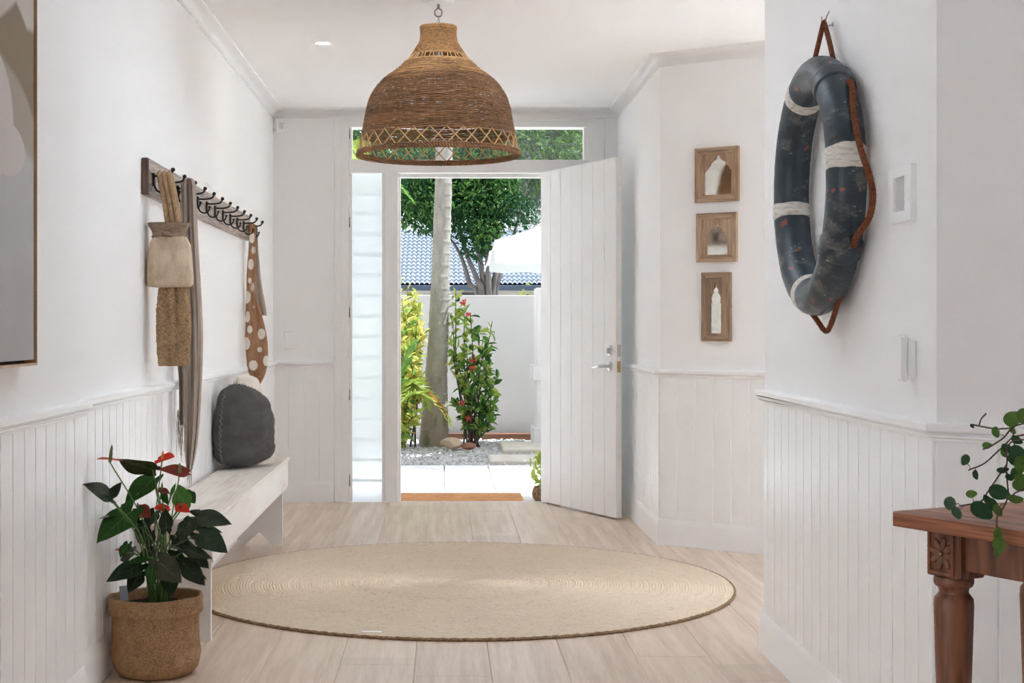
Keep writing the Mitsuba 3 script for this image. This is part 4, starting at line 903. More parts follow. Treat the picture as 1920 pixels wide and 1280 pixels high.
# blade: stalk end, tip, facing, width, shade, fold, droop
BL = [((-0.934, 4.7, 0.6479), (-1.023, 4.6, 0.6927), (0.1, -0.62, -0.75), .098, 3, .05, .10), ((-1.009, 4.42, 0.5929), (-1.067, 4.32, 0.6405), (0.20, -0.80, 0.45), .062, 0, .14, .10), ((-1.007, 4.42, 0.5929), (-0.976, 4.44, 0.6358), (0.4, -0.9, 0.1), .034, 0, .10, .02),
      ((-0.9385, 4.74, 0.6131), (-1.014, 4.66, 0.5332), (-0.2, -0.80, 0.45), .088, 1, .16, .10), ((-0.9725, 4.56, 0.5321), (-1.054, 4.45, 0.4471), (-0.25, -0.85, 0.35), .112, 1, .06, .06), ((-1.002, 4.62, 0.5179), (-1.052, 4.46, 0.5202), (0.1, -0.25, 0.95), .030, 0, .05, .06),
      ((-0.7905, 4.66, 0.5027), (-0.6649, 4.6, 0.4853), (0.1, -0.72, 0.68), .082, 0, .03, .12), ((-0.7669, 4.6, 0.4568), (-0.6694, 4.54, 0.4041), (0.12, -0.80, 0.58), .088, 0, .04, .10), ((-0.8069, 4.58, 0.4097), (-0.7141, 4.53, 0.3876), (0.05, -0.78, 0.62), .046, 0, .05, .10),
      ((-0.8474, 4.78, 0.5221), (-0.8666, 4.8, 0.5895), (-0.1, -0.92, 0.2), .074, 2, .10, .04), ((-0.8707, 4.6, 0.4685), (-0.8778, 4.62, 0.5347), (-0.1, -0.95, 0.25), .052, 0, .06, .02), ((-0.8005, 4.62, 0.491), (-0.8269, 4.58, 0.4313), (-0.1, -0.92, 0.3), .062, 0, .10, .02),
      ((-0.9468, 4.58, 0.363), (-1.037, 4.5, 0.3219), (-0.1, -0.80, 0.58), .076, 0, .03, .10), ((-0.8844, 4.55, 0.3778), (-0.8061, 4.51, 0.3169), (-0.05, -0.90, 0.40), .088, 3, .04, .05), ((-0.8138, 4.6, 0.3598), (-0.742, 4.56, 0.2999), (0.1, -0.9, 0.35), .066, 0, .05, .06),
      ((-0.9268, 4.58, 0.3814), (-0.9848, 4.54, 0.3728), (0.0, -0.6, 0.8), .036, 1, .06, .06), ((-0.9022, 4.54, 0.3596), (-0.9015, 4.52, 0.3037), (0, -0.95, 0.2), .046, 1, .08, .02), ((-0.9695, 4.74, 0.4631), (-0.975, 4.7, 0.4053), (0.2, -0.9, 0.2), .060, 0, .05, .03),
      ((-0.8681, 4.64, 0.3838), (-0.8037, 4.6, 0.3632), (0.0, -0.8, 0.5), .052, 0, .05, .06), ((-0.8075, 4.72, 0.4658), (-0.7054, 4.68, 0.4474), (0.0, -0.5, 0.8), .046, 1, .05, .08), ((-0.9626, 4.64, 0.4934), (-0.9786, 4.62, 0.4708), (0.1, -0.9, 0.3), .040, 0, .05, .02),
      ((-0.9328, 4.66, 0.4484), (-0.9369, 4.63, 0.3988), (-0.2, -0.7, 0.6), .052, 3, .10, .05), ((-0.8799, 4.74, 0.5665), (-0.8661, 4.74, 0.601), (-0.3, -0.9, 0), .016, 2, .2, .0), ((-0.8998, 4.7, 0.571), (-0.8807, 4.68, 0.5375), (-0.2, -0.9, 0.2), .028, 1, .1, .0),
      ((-0.8771, 4.8, 0.394), (-0.8071, 4.82, 0.3735), (0, -0.7, 0.6), .060, 0, .05, .06), ((-1.017, 4.8, 0.3678), (-1.069, 4.84, 0.3353), (0, -0.7, 0.6), .060, 0, .05, .06), ((-0.9372, 4.84, 0.4057), (-0.9666, 4.9, 0.3347), (0, -0.6, 0.7), .070, 0, .05, .06), ((-0.8075, 4.66, 0.3214), (-0.7468, 4.62, 0.3096), (0.1, -0.6, 0.7), .040, 1, .05, .06),
      ((-0.9584, 4.62, 0.328), (-0.9868, 4.58, 0.2731), (-0.1, -0.9, 0.3), .060, 0, .05, .05), ((-0.8606, 4.6, 0.3264), (-0.8484, 4.57, 0.2649), (0, -0.92, 0.3), .062, 0, .05, .05), ((-0.9261, 4.66, 0.3976), (-0.9584, 4.62, 0.37), (-0.2, -0.7, 0.6), .056, 0, .05, .06), ((-0.8515, 4.66, 0.44), (-0.8072, 4.62, 0.4003), (0.2, -0.85, 0.4), .056, 0, .06, .05),
      ((-0.9351, 4.74, 0.5062), (-0.9545, 4.7, 0.4599), (-0.2, -0.9, 0.3), .058, 0, .08, .04), ((-1.013, 4.7, 0.4087), (-1.028, 4.66, 0.3705), (-0.3, -0.8, 0.4), .046, 1, .08, .05), ((-0.8041, 4.7, 0.3745), (-0.7464, 4.66, 0.3366), (0.2, -0.8, 0.5), .056, 0, .05, .06), ((-0.8527, 4.86, 0.553), (-0.821, 4.84, 0.5218), (0.2, -0.8, 0.5), .050, 1, .08, .05)]
CEN = np.array([BC[0] + 0.01, BC[1], 0.215])
def stalk(E, k, r=0.0022, sp=0.030):
    E = np.asarray(E, float); a = k * 2.4; B = CEN + np.array([sp * math.cos(a), sp * math.sin(a), 0])
    m = (B + E) / 2 + np.array([(B[0] - E[0]) * 0.22, 0, 0.04 + 0.10 * abs(B[0] - E[0])])
    return tube(bez([B, (B * 2 + m) / 3 + np.array([0, 0, .01]), m, E], 7), [r * 1.15] * 8 + [r] * 14, 6)
for k, (A, Tp, N, w, sh, fo, dp) in enumerate(BL):
    hm_ = heart(A, Tp, N, w, fo, dp); lk = put('leaf', hm_, LEAF[sh], an, True)
    if w > 0.045:
        V_ = hm_.vertices.reshape(22, 15, 3); nn_ = unit(np.cross(V_[10, 14] - V_[10, 0], V_[20, 7] - V_[2, 7])); nn_ = nn_ if np.dot(nn_, N) > 0 else -nn_
        ribs = [tube(V_[1:20, 7] + nn_ * 0.0006, np.linspace(0.0013, 0.0004, 19), 5)]
        for s_i in (2, 5, 8, 11):
            for t_e in (2, 12):
                i_ = np.linspace(s_i, s_i + 5, 6).astype(int); j_ = np.linspace(7, t_e, 6).astype(int); ribs.append(tube(V_[i_, j_] + nn_ * 0.0005, np.linspace(0.0006, 0.0003, 6), 4))
        put('leaf_vein', cat_(ribs), VEIN[sh], lk, True)
    put('leaf_stalk', stalk(A, k), STALK, an, True)
FLW = [((-1.013, 4.46, 0.697), (-1.042, 4.4, 0.7072), (-0.981, 4.5, 0.695), (0.05, -0.20, 0.98), .060, 2, (-1.015, 4.455, 0.6942), (-1.01, 4.46, 0.744), 0, .0055), ((-0.8922, 4.66, 0.6823), (-0.8476, 4.62, 0.6943), (-0.9215, 4.68, 0.6822), (0.0, -0.60, 0.80), .064, 0, (-0.8946, 4.655, 0.6827), (-0.8903, 4.65, 0.7119), 1, .0045),
       ((-0.8288, 4.6, 0.6475), (-0.8919, 4.58, 0.6595), (-0.7921, 4.62, 0.6456), (0.05, -0.50, 0.86), .074, 1, (-0.8296, 4.595, 0.6363), (-0.8288, 4.6, 0.6776), 0, .0060), ((-0.9033, 4.7, 0.5796), (-0.8739, 4.68, 0.5716), (-0.926, 4.72, 0.5859), (0.2, -0.6, 0.75), .034, 1, (-0.903, 4.69, 0.5824), (-0.9013, 4.69, 0.6063), 0, .004),
       ((-0.9584, 4.62, 0.5246), (-0.9192, 4.6, 0.5053), (-0.9774, 4.63, 0.5368), (0.2, -0.75, 0.62), .066, 1, (-0.9614, 4.61, 0.5292), (-0.961, 4.6, 0.5539), 0, .004), ((-0.8883, 4.64, 0.5289), (-0.9164, 4.62, 0.533), (-0.8651, 4.66, 0.5298), (0, -0.6, 0.80), .046, 0, (-0.8874, 4.635, 0.5278), (-0.8864, 4.63, 0.5469), 0, .004),
       ((-0.838, 4.66, 0.5315), (-0.804, 4.64, 0.517), (-0.855, 4.67, 0.5388), (0.1, -0.65, 0.75), .046, 0, (-0.8371, 4.655, 0.5321), (-0.8311, 4.65, 0.5479), 0, .004), ((-1.045, 4.74, 0.3838), (-1.062, 4.72, 0.3869), (-1.029, 4.76, 0.3808), (0, -0.6, 0.8), .022, 2, (-1.044, 4.735, 0.3829), (-1.042, 4.73, 0.3974), 0, .003)]
for k, (A, Tp, Bk, N, w, sh, s0, s1, sc, sr) in enumerate(FLW):
    A, Tp, Bk = map(np.asarray, (A, Tp, Bk))
    m = heart(A * 0.35 + Bk * 0.65, Tp, N, w, 0.05, 0.08, 0.10, bw=0.50)
    q = put('flower', m, SPATH[sh], an, True, label=('red', 'dark red', 'pink')[sh] + ' glossy flower bract')
    put('spadix', tube(np.linspace(s0, s1, 6), [sr * 0.8, sr, sr, sr * 0.9, sr * 0.7, sr * 0.35], 8), SPAD[sc], q, True)
    put('flower_stalk', stalk(s0, k + 40, 0.0019), STALK, an, True)

# ------------------------------------------------------------------ trailing plant on the side table
tpn = thing('trailing_plant', 'trailing green plant with small round leaves spilling over the timber table', 'potted plant')
TLF = [leafmat('round_leaf_dark', (0.045, 0.10, 0.05), 0.5, 0.35), leafmat('round_leaf_mid', (0.13, 0.235, 0.065), 0.8, 0.35), leafmat('round_leaf_blue', (0.085, 0.15, 0.095), 0.5, 0.4)]
VINE = mat('vine_stem', (0.075, 0.045, 0.035), 0.6)
POT = mat('stoneware', (0.55, 0.52, 0.48), 0.6)
pc2 = (1.215, 2.385)
put('pot', lathe([(0.0, TZ + 0.001), (0.060, TZ + 0.001), (0.072, TZ + 0.02), (0.082, TZ + 0.10), (0.086, TZ + 0.13), (0.080, TZ + 0.13), (0.074, TZ + 0.11), (0.0, TZ + 0.11)], 40, (pc2[0], pc2[1], 0)), POT, tpn, 40)
put('soil', lathe([(0.0, TZ + 0.115), (0.076, TZ + 0.113)], 24, (pc2[0], pc2[1], 0)), SOIL, tpn)
top = (pc2[0] - 0.03, pc2[1], TZ + 0.125)
VN = [[top, (1.06, 2.40, 0.955), (0.9631, 2.44, 0.9452), (0.9505, 2.46, 0.9332), (0.9284, 2.48, 0.9309), (0.8977, 2.5, 0.9368)], [(0.9086, 2.49, 0.9357), (0.9122, 2.49, 0.9465), (0.9167, 2.48, 0.9562)], [top, (1.06, 2.41, 0.94), (0.9592, 2.43, 0.9423), (0.937, 2.46, 0.9153), (0.9248, 2.48, 0.9011), (0.915, 2.49, 0.8949)],
      [top, (1.06, 2.38, 0.925), (0.9552, 2.42, 0.9244), (0.937, 2.46, 0.901), (0.9214, 2.5, 0.8705), (0.9012, 2.52, 0.8567)], [top, (1.05, 2.36, 0.91), (0.9369, 2.4, 0.9172), (0.925, 2.41, 0.8787), (0.9288, 2.42, 0.854), (0.9362, 2.43, 0.8177)], [(0.925, 2.41, 0.877), (0.9185, 2.43, 0.8548), (0.912, 2.46, 0.8258), (0.9031, 2.47, 0.8085), (0.8795, 2.5, 0.7977)],
      [(0.9332, 2.42, 0.8276), (0.9159, 2.4, 0.8081), (0.896, 2.375, 0.7956), (0.8857, 2.35, 0.7714), (0.883, 2.345, 0.7431)], [top, (1.06, 2.36, 0.88), (0.9395, 2.38, 0.8382), (0.9239, 2.38, 0.8278)], [(0.9433, 2.43, 0.9264), (0.942, 2.42, 0.8936), (0.9399, 2.41, 0.8594)]]
for v in VN: put('vine', tube(bez(v, 6), 0.0013, 5), VINE, tpn, True)
def rleaf(c, r, N, tilt, asp=1.15):
    n = unit(N); a = np.array([math.sin(tilt), 0, -math.cos(tilt)]); a = unit(a - n * np.dot(a, n)); b = np.cross(n, a)
    def fn(u, v):
        t = 2 * PI * u; rr = v * (1 + 0.10 * np.cos(t)); x = rr * np.cos(t) * asp * (1 + 0.22 * np.clip(np.cos(t), 0, 1) ** 6); y = rr * np.sin(t)
        return np.asarray(c) + r * (x[..., None] * a + y[..., None] * b + (0.30 * v ** 2 - 0.22 * np.abs(rr * np.sin(t)))[..., None] * n)
    return grid(fn, 26, 6, True)
RL = [((0.9427, 2.44, 0.9478), .0125, (-.1, -.9, .3), 2.2, 1), ((0.9245, 2.46, 0.9278), .0075, (.2, -.9, .1), 0.3, 1), ((0.9204, 2.49, 0.9013), .0062, (-.3, -.8, .4), 1.4, 1), ((0.8967, 2.52, 0.8759), .0078, (-.6, -.7, .1), -.5, 0), ((0.9086, 2.51, 0.8513), .0068, (.4, -.8, .1), .3, 0),
      ((0.9168, 2.43, 0.8292), .0135, (-.3, -.8, .5), .9, 0), ((0.8905, 2.48, 0.82), .0074, (-.4, -.7, .5), 1.3, 1), ((0.8623, 2.5, 0.8032), .0100, (-.1, -.85, .5), -.2, 2), ((0.8592, 2.46, 0.7918), .0088, (.1, -.85, .5), .1, 2), ((0.8922, 2.44, 0.7979), .0165, (-.1, -.70, .7), .4, 0), ((0.9129, 2.46, 0.8097), .0125, (.4, -.6, .6), .7, 0),
      ((0.9308, 2.4, 0.8203), .0115, (.1, -.5, .8), 1.7, 1), ((0.9369, 2.4, 0.8953), .0135, (-.2, -.9, .3), .3, 0), ((0.9399, 2.39, 0.8806), .0120, (.1, -.9, .2), -.4, 1), ((0.9256, 2.43, 0.8963), .0070, (.5, -.8, .1), .5, 1), ((0.936, 2.4, 0.8639), .0085, (-.4, -.8, .2), .2, 0), ((0.9391, 2.39, 0.8527), .0125, (.3, -.8, .3), .1, 1),
      ((0.92, 2.42, 0.8655), .0078, (-.2, -.5, .8), 1.5, 0), ((0.9294, 2.41, 0.8551), .0070, (.2, -.6, .6), -.9, 0), ((0.9429, 2.42, 0.9165), .0080, (.1, -.8, .5), .9, 0), ((0.9583, 2.43, 0.9564), .0110, (.1, -.9, .1), .2, 1), ((0.9046, 2.4, 0.8037), .0085, (.2, -.8, .4), .2, 1), ((0.8858, 2.348, 0.7717), .0105, (.45, -.85, .1), .1, 1), ((0.8861, 2.342, 0.7564), .0105, (-.2, -.95, .1), .15, 1), ((0.8822, 2.343, 0.7426), .0058, (.3, -.9, .1), 0, 1),
      ((0.9484, 2.45, 0.9312), .006, (.3, -.8, .3), .6, 1), ((0.9377, 2.4, 0.843), .0085, (0, -.8, .5), .5, 1), ((0.9042, 2.42, 0.81), .0105, (.2, -.7, .6), -.3, 0), ((0.8995, 2.5, 0.9341), .0035, (.2, -.8, .5), .5, 0), ((0.928, 2.42, 0.9024), .0085, (-.1, -.7, .6), .5, 0), ((0.9338, 2.41, 0.8857), .0085, (.1, -.8, .5), -.2, 0)]
VP_ = np.vstack([bez(v, 14) for v in VN])
for c, r, N, tl, sh in RL:
    m = rleaf(c, r, N, tl); q = VP_[np.argmin(np.linalg.norm(VP_ - np.asarray(c), axis=1))]; e = m.vertices[np.argmin(np.linalg.norm(m.vertices - q, axis=1))]
    lk = put('leaf', m, TLF[sh], tpn, True)
    if 0.003 < np.linalg.norm(q - e) < 0.07: put('leaf_stalk', tube(bez([q, (q + e) / 2 + np.array([0, 0, 0.003]), e], 4), 0.0006, 5), VINE, lk, True)
for k in range(34):
    a, rr_ = rng.random() * 2 * PI, 0.02 + 0.075 * rng.random(); c = (pc2[0] + rr_ * math.cos(a), pc2[1] + rr_ * math.sin(a), TZ + 0.135 + 0.035 * rng.random())
    lk = put('leaf', rleaf(c, 0.008 + 0.006 * rng.random(), (math.cos(a) * 0.6, math.sin(a) * 0.6, 0.8), a, 1.1), TLF[k % 3], tpn, True)
    put('leaf_stalk', tube([(pc2[0] + 0.4 * rr_ * math.cos(a), pc2[1] + 0.4 * rr_ * math.sin(a), TZ + 0.112), c], 0.0007, 5), VINE, lk, True)

# ------------------------------------------------------------------ the garden beyond the door
GZ = -0.055
def foliage(P_, D, N, L, W, fold=0.25):
    """One mesh of folded leaf blades: bases P_, directions D, facings N, lengths L, widths W."""
    P_, D, N = (np.asarray(q, float) for q in (P_, D, N)); L, W = np.broadcast_to(L, len(P_))[:, None], np.broadcast_to(W, len(P_))[:, None]
    D = D / np.linalg.norm(D, axis=1, keepdims=True); N = N - D * (N * D).sum(1, keepdims=True); N = N / (np.linalg.norm(N, axis=1, keepdims=True) + 1e-9); S = np.cross(D, N)
    V = np.stack([P_, P_ + D * L * 0.35 + S * W * 0.5 + N * W * fold, P_ + D * L * 0.75 + S * W * 0.32 + N * W * fold * 0.6, P_ + D * L - N * L * 0.10, P_ + D * L * 0.75 - S * W * 0.32 + N * W * fold * 0.6, P_ + D * L * 0.35 - S * W * 0.5 + N * W * fold, P_ + D * L * 0.5], 1)
    F = np.array([(0, 1, 6), (1, 2, 6), (2, 3, 6), (3, 4, 6), (4, 5, 6), (5, 0, 6)])
    return M(V.reshape(-1, 3), (np.arange(len(P_))[:, None, None] * 7 + F).reshape(-1, 3))
def rdir(n, up=0.0, seed=None):
    d = rng.normal(size=(n, 3)); d[:, 2] += up; return d / np.linalg.norm(d, axis=1, keepdims=True)
LY = leafmat('leaf_yellow', (0.74, 0.66, 0.20), 1.0, 0.4); LYG = leafmat('leaf_lime', (0.44, 0.52, 0.12), 1.0, 0.4); LG = leafmat('leaf_green', (0.17, 0.32, 0.075), 0.9, 0.4)
LD = leafmat('leaf_deep', (0.040, 0.105, 0.034), 0.7, 0.35); LB = leafmat('leaf_grey', (0.17, 0.225, 0.165), 0.8, 0.45); LR_ = leafmat('leaf_rust', (0.45, 0.17, 0.06), 0.7, 0.5); PINK = leafmat('petal_red', (0.62, 0.10, 0.085), 0.8, 0.5)
LT = leafmat('tree_leaf', (0.080, 0.165, 0.042), 0.85, 0.4); LTD = leafmat('tree_leaf_deep', (0.026, 0.070, 0.028), 0.7, 0.35)
TWIG = mat('twig', (0.10, 0.075, 0.06), 0.85, 0.1)

# pavers, one by one
gp = thing('garden_path', 'pale square pavers between the front step and the gravel', 'paving', kind='structure')
for i, (x0, x1) in enumerate(((-1.60, -1.205), (-1.20, -0.805), (-0.80, -0.403), (-0.397, 0.000), (0.006, 0.366), (0.372, 0.77), (0.775, 1.17), (1.175, 1.57), (1.575, 1.97))):
    for y0, y1 in ((9.475, 10.06), (10.066, 10.64), (10.646, 11.22), (11.226, 11.80), (11.806, 12.34)):
        put('paver', box(x0 + 0.002, x1 - 0.002, y0 + 0.002, y1 - 0.002, GZ - 0.04, -0.05 + rng.normal(0, 0.0008), 0.004), PAVE, gp)
put('bedding', box(-1.62, 1.99, 9.41, 12.36, -0.13, -0.068), mat('sand_bed', (0.33, 0.30, 0.26), 0.95), gp)

STONE = mat('gravel_stone', proc(lambda p, n, uv: mix((0.34, 0.33, 0.31), (0.72, 0.71, 0.69), noise(p.x * 36.0, p.y * 36.0, p.z * 20.0))), 0.9, 0.15)
ico = trimesh.creation.icosphere(0, 1.0)
n_ = 9000
px, py = rng.uniform(-2.2, 1.7, n_), rng.uniform(12.36, 15.45, n_)
ok = (np.hypot(px + 0.10, py - 14.42) > 0.17) & ~((px > 0.37) & (py > 12.49) & (py < 13.18)) & ~((px > 0.52) & (py > 13.52) & (py < 14.58)) & (py < 15.27) & (np.hypot((px - 0.068) / 0.13, (py - 13.95) / 0.1) > 1) & (np.hypot((px - 0.20) / 0.1, (py - 13.9) / 0.08) > 1) & ~((px > 0.84) & (py > 14.28))
px, py = px[ok], py[ok]; n_ = len(px)
sz = rng.uniform(0.010, 0.022, n_)
V = ico.vertices[None] * (sz[:, None, None] * rng.uniform(0.7, 1.3, (n_, 1, 3))) * rng.uniform(0.8, 1.15, (n_, 12, 1)) + np.stack([px, py, GZ - 0.012 + 0.012 * rng.random(n_)], 1)[:, None]
gv = put('gravel', M(V.reshape(-1, 3), (np.arange(n_)[:, None, None] * 12 + ico.faces).reshape(-1, 3)), STONE)
tag(gv, 'loose pale grey gravel around the palm trunk', 'gravel', kind='stuff')
struct('garden_bed', box(-3.0, 3.0, 12.34, 15.5, -0.13, GZ - 0.010), mat('bed_grit', (0.42, 0.40, 0.37), 0.95), 'gritty garden bed under the gravel', 'garden bed')

def rock(c, s, seed, sub=3):
    m = trimesh.creation.icosphere(sub, 1.0); v = m.vertices.copy()
    for k in range(9):
        d = unit(np.random.default_rng(seed + k).normal(size=3)); q = v @ d; lim = 0.62 + 0.25 * np.random.default_rng(seed * 7 + k).random(); v -= np.maximum(q - lim, 0)[:, None] * d
    v *= np.asarray(s) * (1 + 0.05 * (meshkit.fbm(v * 4, 3, seed)[:, None] - 0.5)); v += c; m.vertices = v; return m
RK = [mat('tan_rock', proc(lambda p, n, uv: mix((0.46, 0.33, 0.22), (0.66, 0.53, 0.40), fbm(p.x * 14.0, p.y * 14.0, p.z * 14.0, 4))), 0.9, 0.1), mat('red_rock', proc(lambda p, n, uv: mix((0.20, 0.085, 0.055), (0.38, 0.20, 0.145), fbm(p.x * 16.0, p.y * 16.0, p.z * 16.0, 4))), 0.9, 0.1)]
k = put('garden_rock', rock((0.0685, 13.95, 0.0068), (0.105, 0.08, 0.058), 5), RK[0]); tag(k, 'tan sandstone rock lying at the foot of the palm trunk', 'rock')
k = put('garden_rock', rock((0.2347, 13.88, -0.0129), (0.075, 0.06, 0.036), 11), RK[1]); tag(k, 'low reddish rock beside the tan sandstone rock', 'rock')
SLAB = mat('sandstone_slab', proc(lambda p, n, uv: mix((0.47, 0.41, 0.34), (0.66, 0.61, 0.54), fbm(p.x * 9.0, p.y * 9.0, p.z * 9.0, 4))), 0.85, 0.2)
for (x0, x1, y0, y1, zz, lab) in ((0.40, 1.60, 12.52, 13.15, -0.028, 'nearer flat sandstone step in the gravel'), (0.55, 1.60, 13.55, 14.55, -0.020, 'further flat sandstone step near the garden wall')):
    k = put('stepping_stone', box(x0, x1, y0, y1, -0.10, zz, 0.012), SLAB); tag(k, lab, 'stepping stone')
k = put('timber_edging', box(-0.2, 1.02, 15.30, 15.40, -0.10, 0.005, 0.008), mat('edging_timber', proc(wood_fn((0.10, 0.05, 0.032), (0.26, 0.13, 0.08), 0, 0.4)), 0.9, 0.1)); tag(k, 'dark brown timber edging along the foot of the garden wall', 'edging')

struct('garden_wall', box(-5.0, 1.62, 15.5, 15.68, -0.13, 1.452, 0.006), EXTW, 'smooth white rendered garden wall', 'garden wall')
gpz = struct('gate_pier', box(0.905, 1.30, 14.35, 14.75, -0.13, 1.50, 0.006), EXTW, 'white rendered pier at the end of the garden wall', 'pier')
put('ledge', box(0.862, 1.34, 14.31, 14.79, 0.592, 0.745, 0.008), EXTW, gpz)
put('ledge', box(0.872, 1.33, 14.32, 14.78, -0.06, 0.13, 0.008), EXTW, gpz)

# coir mat and pot on the step
COIR = mat('coir', proc(lambda p, n, uv: mix((0.30, 0.135, 0.055), (0.60, 0.31, 0.15), dr.clip(0.6 * noise(p.x * 230.0, p.y * 230.0, p.z * 230.0) + 0.5 * fbm(p.x * 20.0, p.y * 20.0, 0.0, 2), 0, 1))), 0.95, 0.1)
dm = thing('doormat', 'thick orange brown coir doormat outside the front door', 'doormat')
put('pile', box(-0.42, 0.525, 9.505, 10.06, -0.046, -0.026, 0.004), COIR, dm)
put('rubber_base', box(-0.425, 0.530, 9.50, 10.065, -0.05, -0.046, 0.001), DARK, dm)
cp = thing('garden_pot', 'small round brown pot with a leafy plant half hidden by the door', 'pot')
put('pot', lathe([(0, -0.05), (0.045, -0.05), (0.062, -0.03), (0.068, 0.0), (0.060, 0.035), (0.052, 0.045), (0.046, 0.035), (0, 0.03)], 28, (0.655, 9.80, 0)), mat('brown_pot', proc(lambda p, n, uv: mix((0.10, 0.05, 0.02), (0.34, 0.20, 0.09), noise(p.x * 150.0, p.y * 150.0, p.z * 60.0))), 0.7), cp, True)
q = 60; P_ = np.stack([0.655 + rng.normal(0, 0.03, q), 9.80 + rng.normal(0, 0.03, q), 0.04 + 0.20 * rng.random(q)], 1)
put('foliage', foliage(P_, rdir(q, 0.6), rdir(q, 0.8), 0.075, 0.035), LYG, cp, kind='stuff')

# palm
def trunkf(p, n, uv):
    g = fbm(p.x * 24.0, p.y * 24.0, p.z * 7.0, 4); s = noise(p.x * 240.0, p.y * 240.0, p.z * 190.0); li = noise(p.x * 9.0, p.y * 9.0, p.z * 4.0)
    c = mix((0.20, 0.175, 0.145), (0.44, 0.405, 0.35), dr.clip(0.8 * g + 0.7 * (s - 0.5), 0, 1))
    c = mix(c, (0.30, 0.235, 0.16), 0.65 * smoothstep(0.72, 0.35, p.z + 0.6 * (li - 0.5)))
    c = mix(c, (0.07, 0.065, 0.05), 0.40 * smoothstep(0.74, 0.90, s))
    return mix(c, (0.12, 0.17, 0.05), 0.7 * smoothstep(0.58, 0.70, fbm(p.x * 12.0, p.y * 12.0, p.z * 5.0 + 3.0, 3)) * smoothstep(0.75, 0.45, p.z))
TRK = mat('palm_bark', proc(trunkf), 0.9, 0.1)
pa = thing('palm_tree', 'tall palm with a pale ringed trunk rising from the gravel', 'palm tree')
zt = np.array([-0.10, -0.05, 0.10, 0.35, 0.60, 0.80, 1.05, 1.40, 1.9, 2.6, 7.4]); xt = np.array([-.100, -.100, -.096, -.088, -.078, -.068, -.054, -.041, -.025, -.003, .06]); rt = np.array([.150, .146, .138, .122, .110, .103, .098, .094, .088, .083, .072])
def trk(u, v):
    z = -0.10 + 7.5 * v; a = 2 * PI * u; r = np.interp(z, zt, rt)
    ringd = np.mod(z, 0.115) / 0.115
    r = r + 0.004 * (ringd > 0.86) + 0.010 * (meshkit.fbm(np.stack([3 * np.cos(a), 3 * np.sin(a), z * 5], -1), 3, 2) - 0.5) + 0.004 * (meshkit.noise(np.stack([14 * np.cos(a), 14 * np.sin(a), z * 30], -1), 5) - 0.5)
    return np.stack([np.interp(z, zt, xt) + r * np.cos(a), 14.42 + r * np.sin(a), z], -1)
put('trunk', grid(trk, 40, 560, True), TRK, pa, True)
sp = []
for k in range(13):
    z = 0.86 + 0.065 * k; r = float(np.interp(z, zt, rt)); x = float(np.interp(z, zt, xt))
    for a in (-0.35, -0.1, 0.15):
        sp.append(tube([(x + r * math.cos(a) * 0.94, 14.42 + r * math.sin(a) * 0.94, z), (x + (r + 0.018) * math.cos(a), 14.42 + (r + 0.018) * math.sin(a), z + 0.012)], [0.010, 0.002], 5))
put('leaf_scar_rim', cat_(sp), mat('pale_scar', (0.60, 0.57, 0.51), 0.9, 0.1), pa, kind='stuff')
def frond(base, tip, sag, nl, ll, lw, seed):
    base, tip = np.asarray(base, float), np.asarray(tip, float); s = np.linspace(0, 1, 24)[:, None]
    C = base + (tip - base) * s + np.array([0, 0, 1]) * sag * 4 * s * (1 - s)
    t, N, B = frames(C); k = np.linspace(3, 23, nl); i = k.astype(int); q = np.clip(np.stack([np.interp(k, np.arange(24), C[:, j]) for j in range(3)], 1), -99, 99)
    T_ = t[i]; side = np.cross(T_, [0, 0, 1.0]); side /= np.linalg.norm(side, axis=1, keepdims=True) + 1e-9
    ln = ll * np.sin(PI * np.clip(k / 24, 0.12, 0.93)) ** 0.6
    P_, D, Nn, LL = [], [], [], []
    for sg in (-1, 1):
        P_.append(q); D.append(side * sg + T_ * 0.75 + np.array([0, 0, -0.25]) + rng.normal(0, 0.07, q.shape)); Nn.append(np.cross(T_, side * sg) * sg + np.array([0, 0, 0.6])); LL.append(ln)
    return tube(C, np.linspace(0.011, 0.002, 24), 5), foliage(np.vstack(P_), np.vstack(D), np.vstack(Nn), np.concatenate(LL), lw, 0.12)
for k in range(9):
    a = 2 * PI * k / 9 + 0.4; rb, lf = frond((0.06, 14.42, 7.35), (0.06 + 1.7 * math.cos(a), 14.42 + 1.7 * math.sin(a), 7.0), 0.55, 34, 0.55, 0.05, k)
    fk = put('frond', lf, LG, pa); put('midrib', rb, STALK, fk, True)

# young palm fronds and croton at the left of the doorway
yp = thing('young_palm', 'young arching palm with yellowing fronds in front of the palm trunk', 'palm')
for b, t_, sg, mt in (((-0.5959, 13.6, 0.1134), (0.0614, 13.5, 0.2335), 0.34, LYG), ((-0.5959, 13.6, 0.1134), (-0.1643, 13.9, 0.3696), 0.36, LYG), ((-0.5959, 13.6, 0.1134), (-0.2865, 13.7, 0.9779), 0.10, LG), ((-0.5959, 13.6, 0.1134), (-0.7099, 13.7, 0.9779), 0.1, LYG), ((-0.5959, 13.6, 0.1134), (-0.945, 13.5, 0.587), 0.3, LG)):
    rb, lf = frond(b, t_, sg, 30, 0.24, 0.022, 1); fk = put('frond', lf, mt, yp); put('midrib', rb, STALK, fk, True)
rb, lf = frond((-0.1595, 13.5, 0.5134), (0.0172, 13.48, 0.3182), 0.03, 20, 0.10, 0.020, 1); put('withered_tip', cat_([lf, rb]), LR_, yp, label='withered orange frond tip')

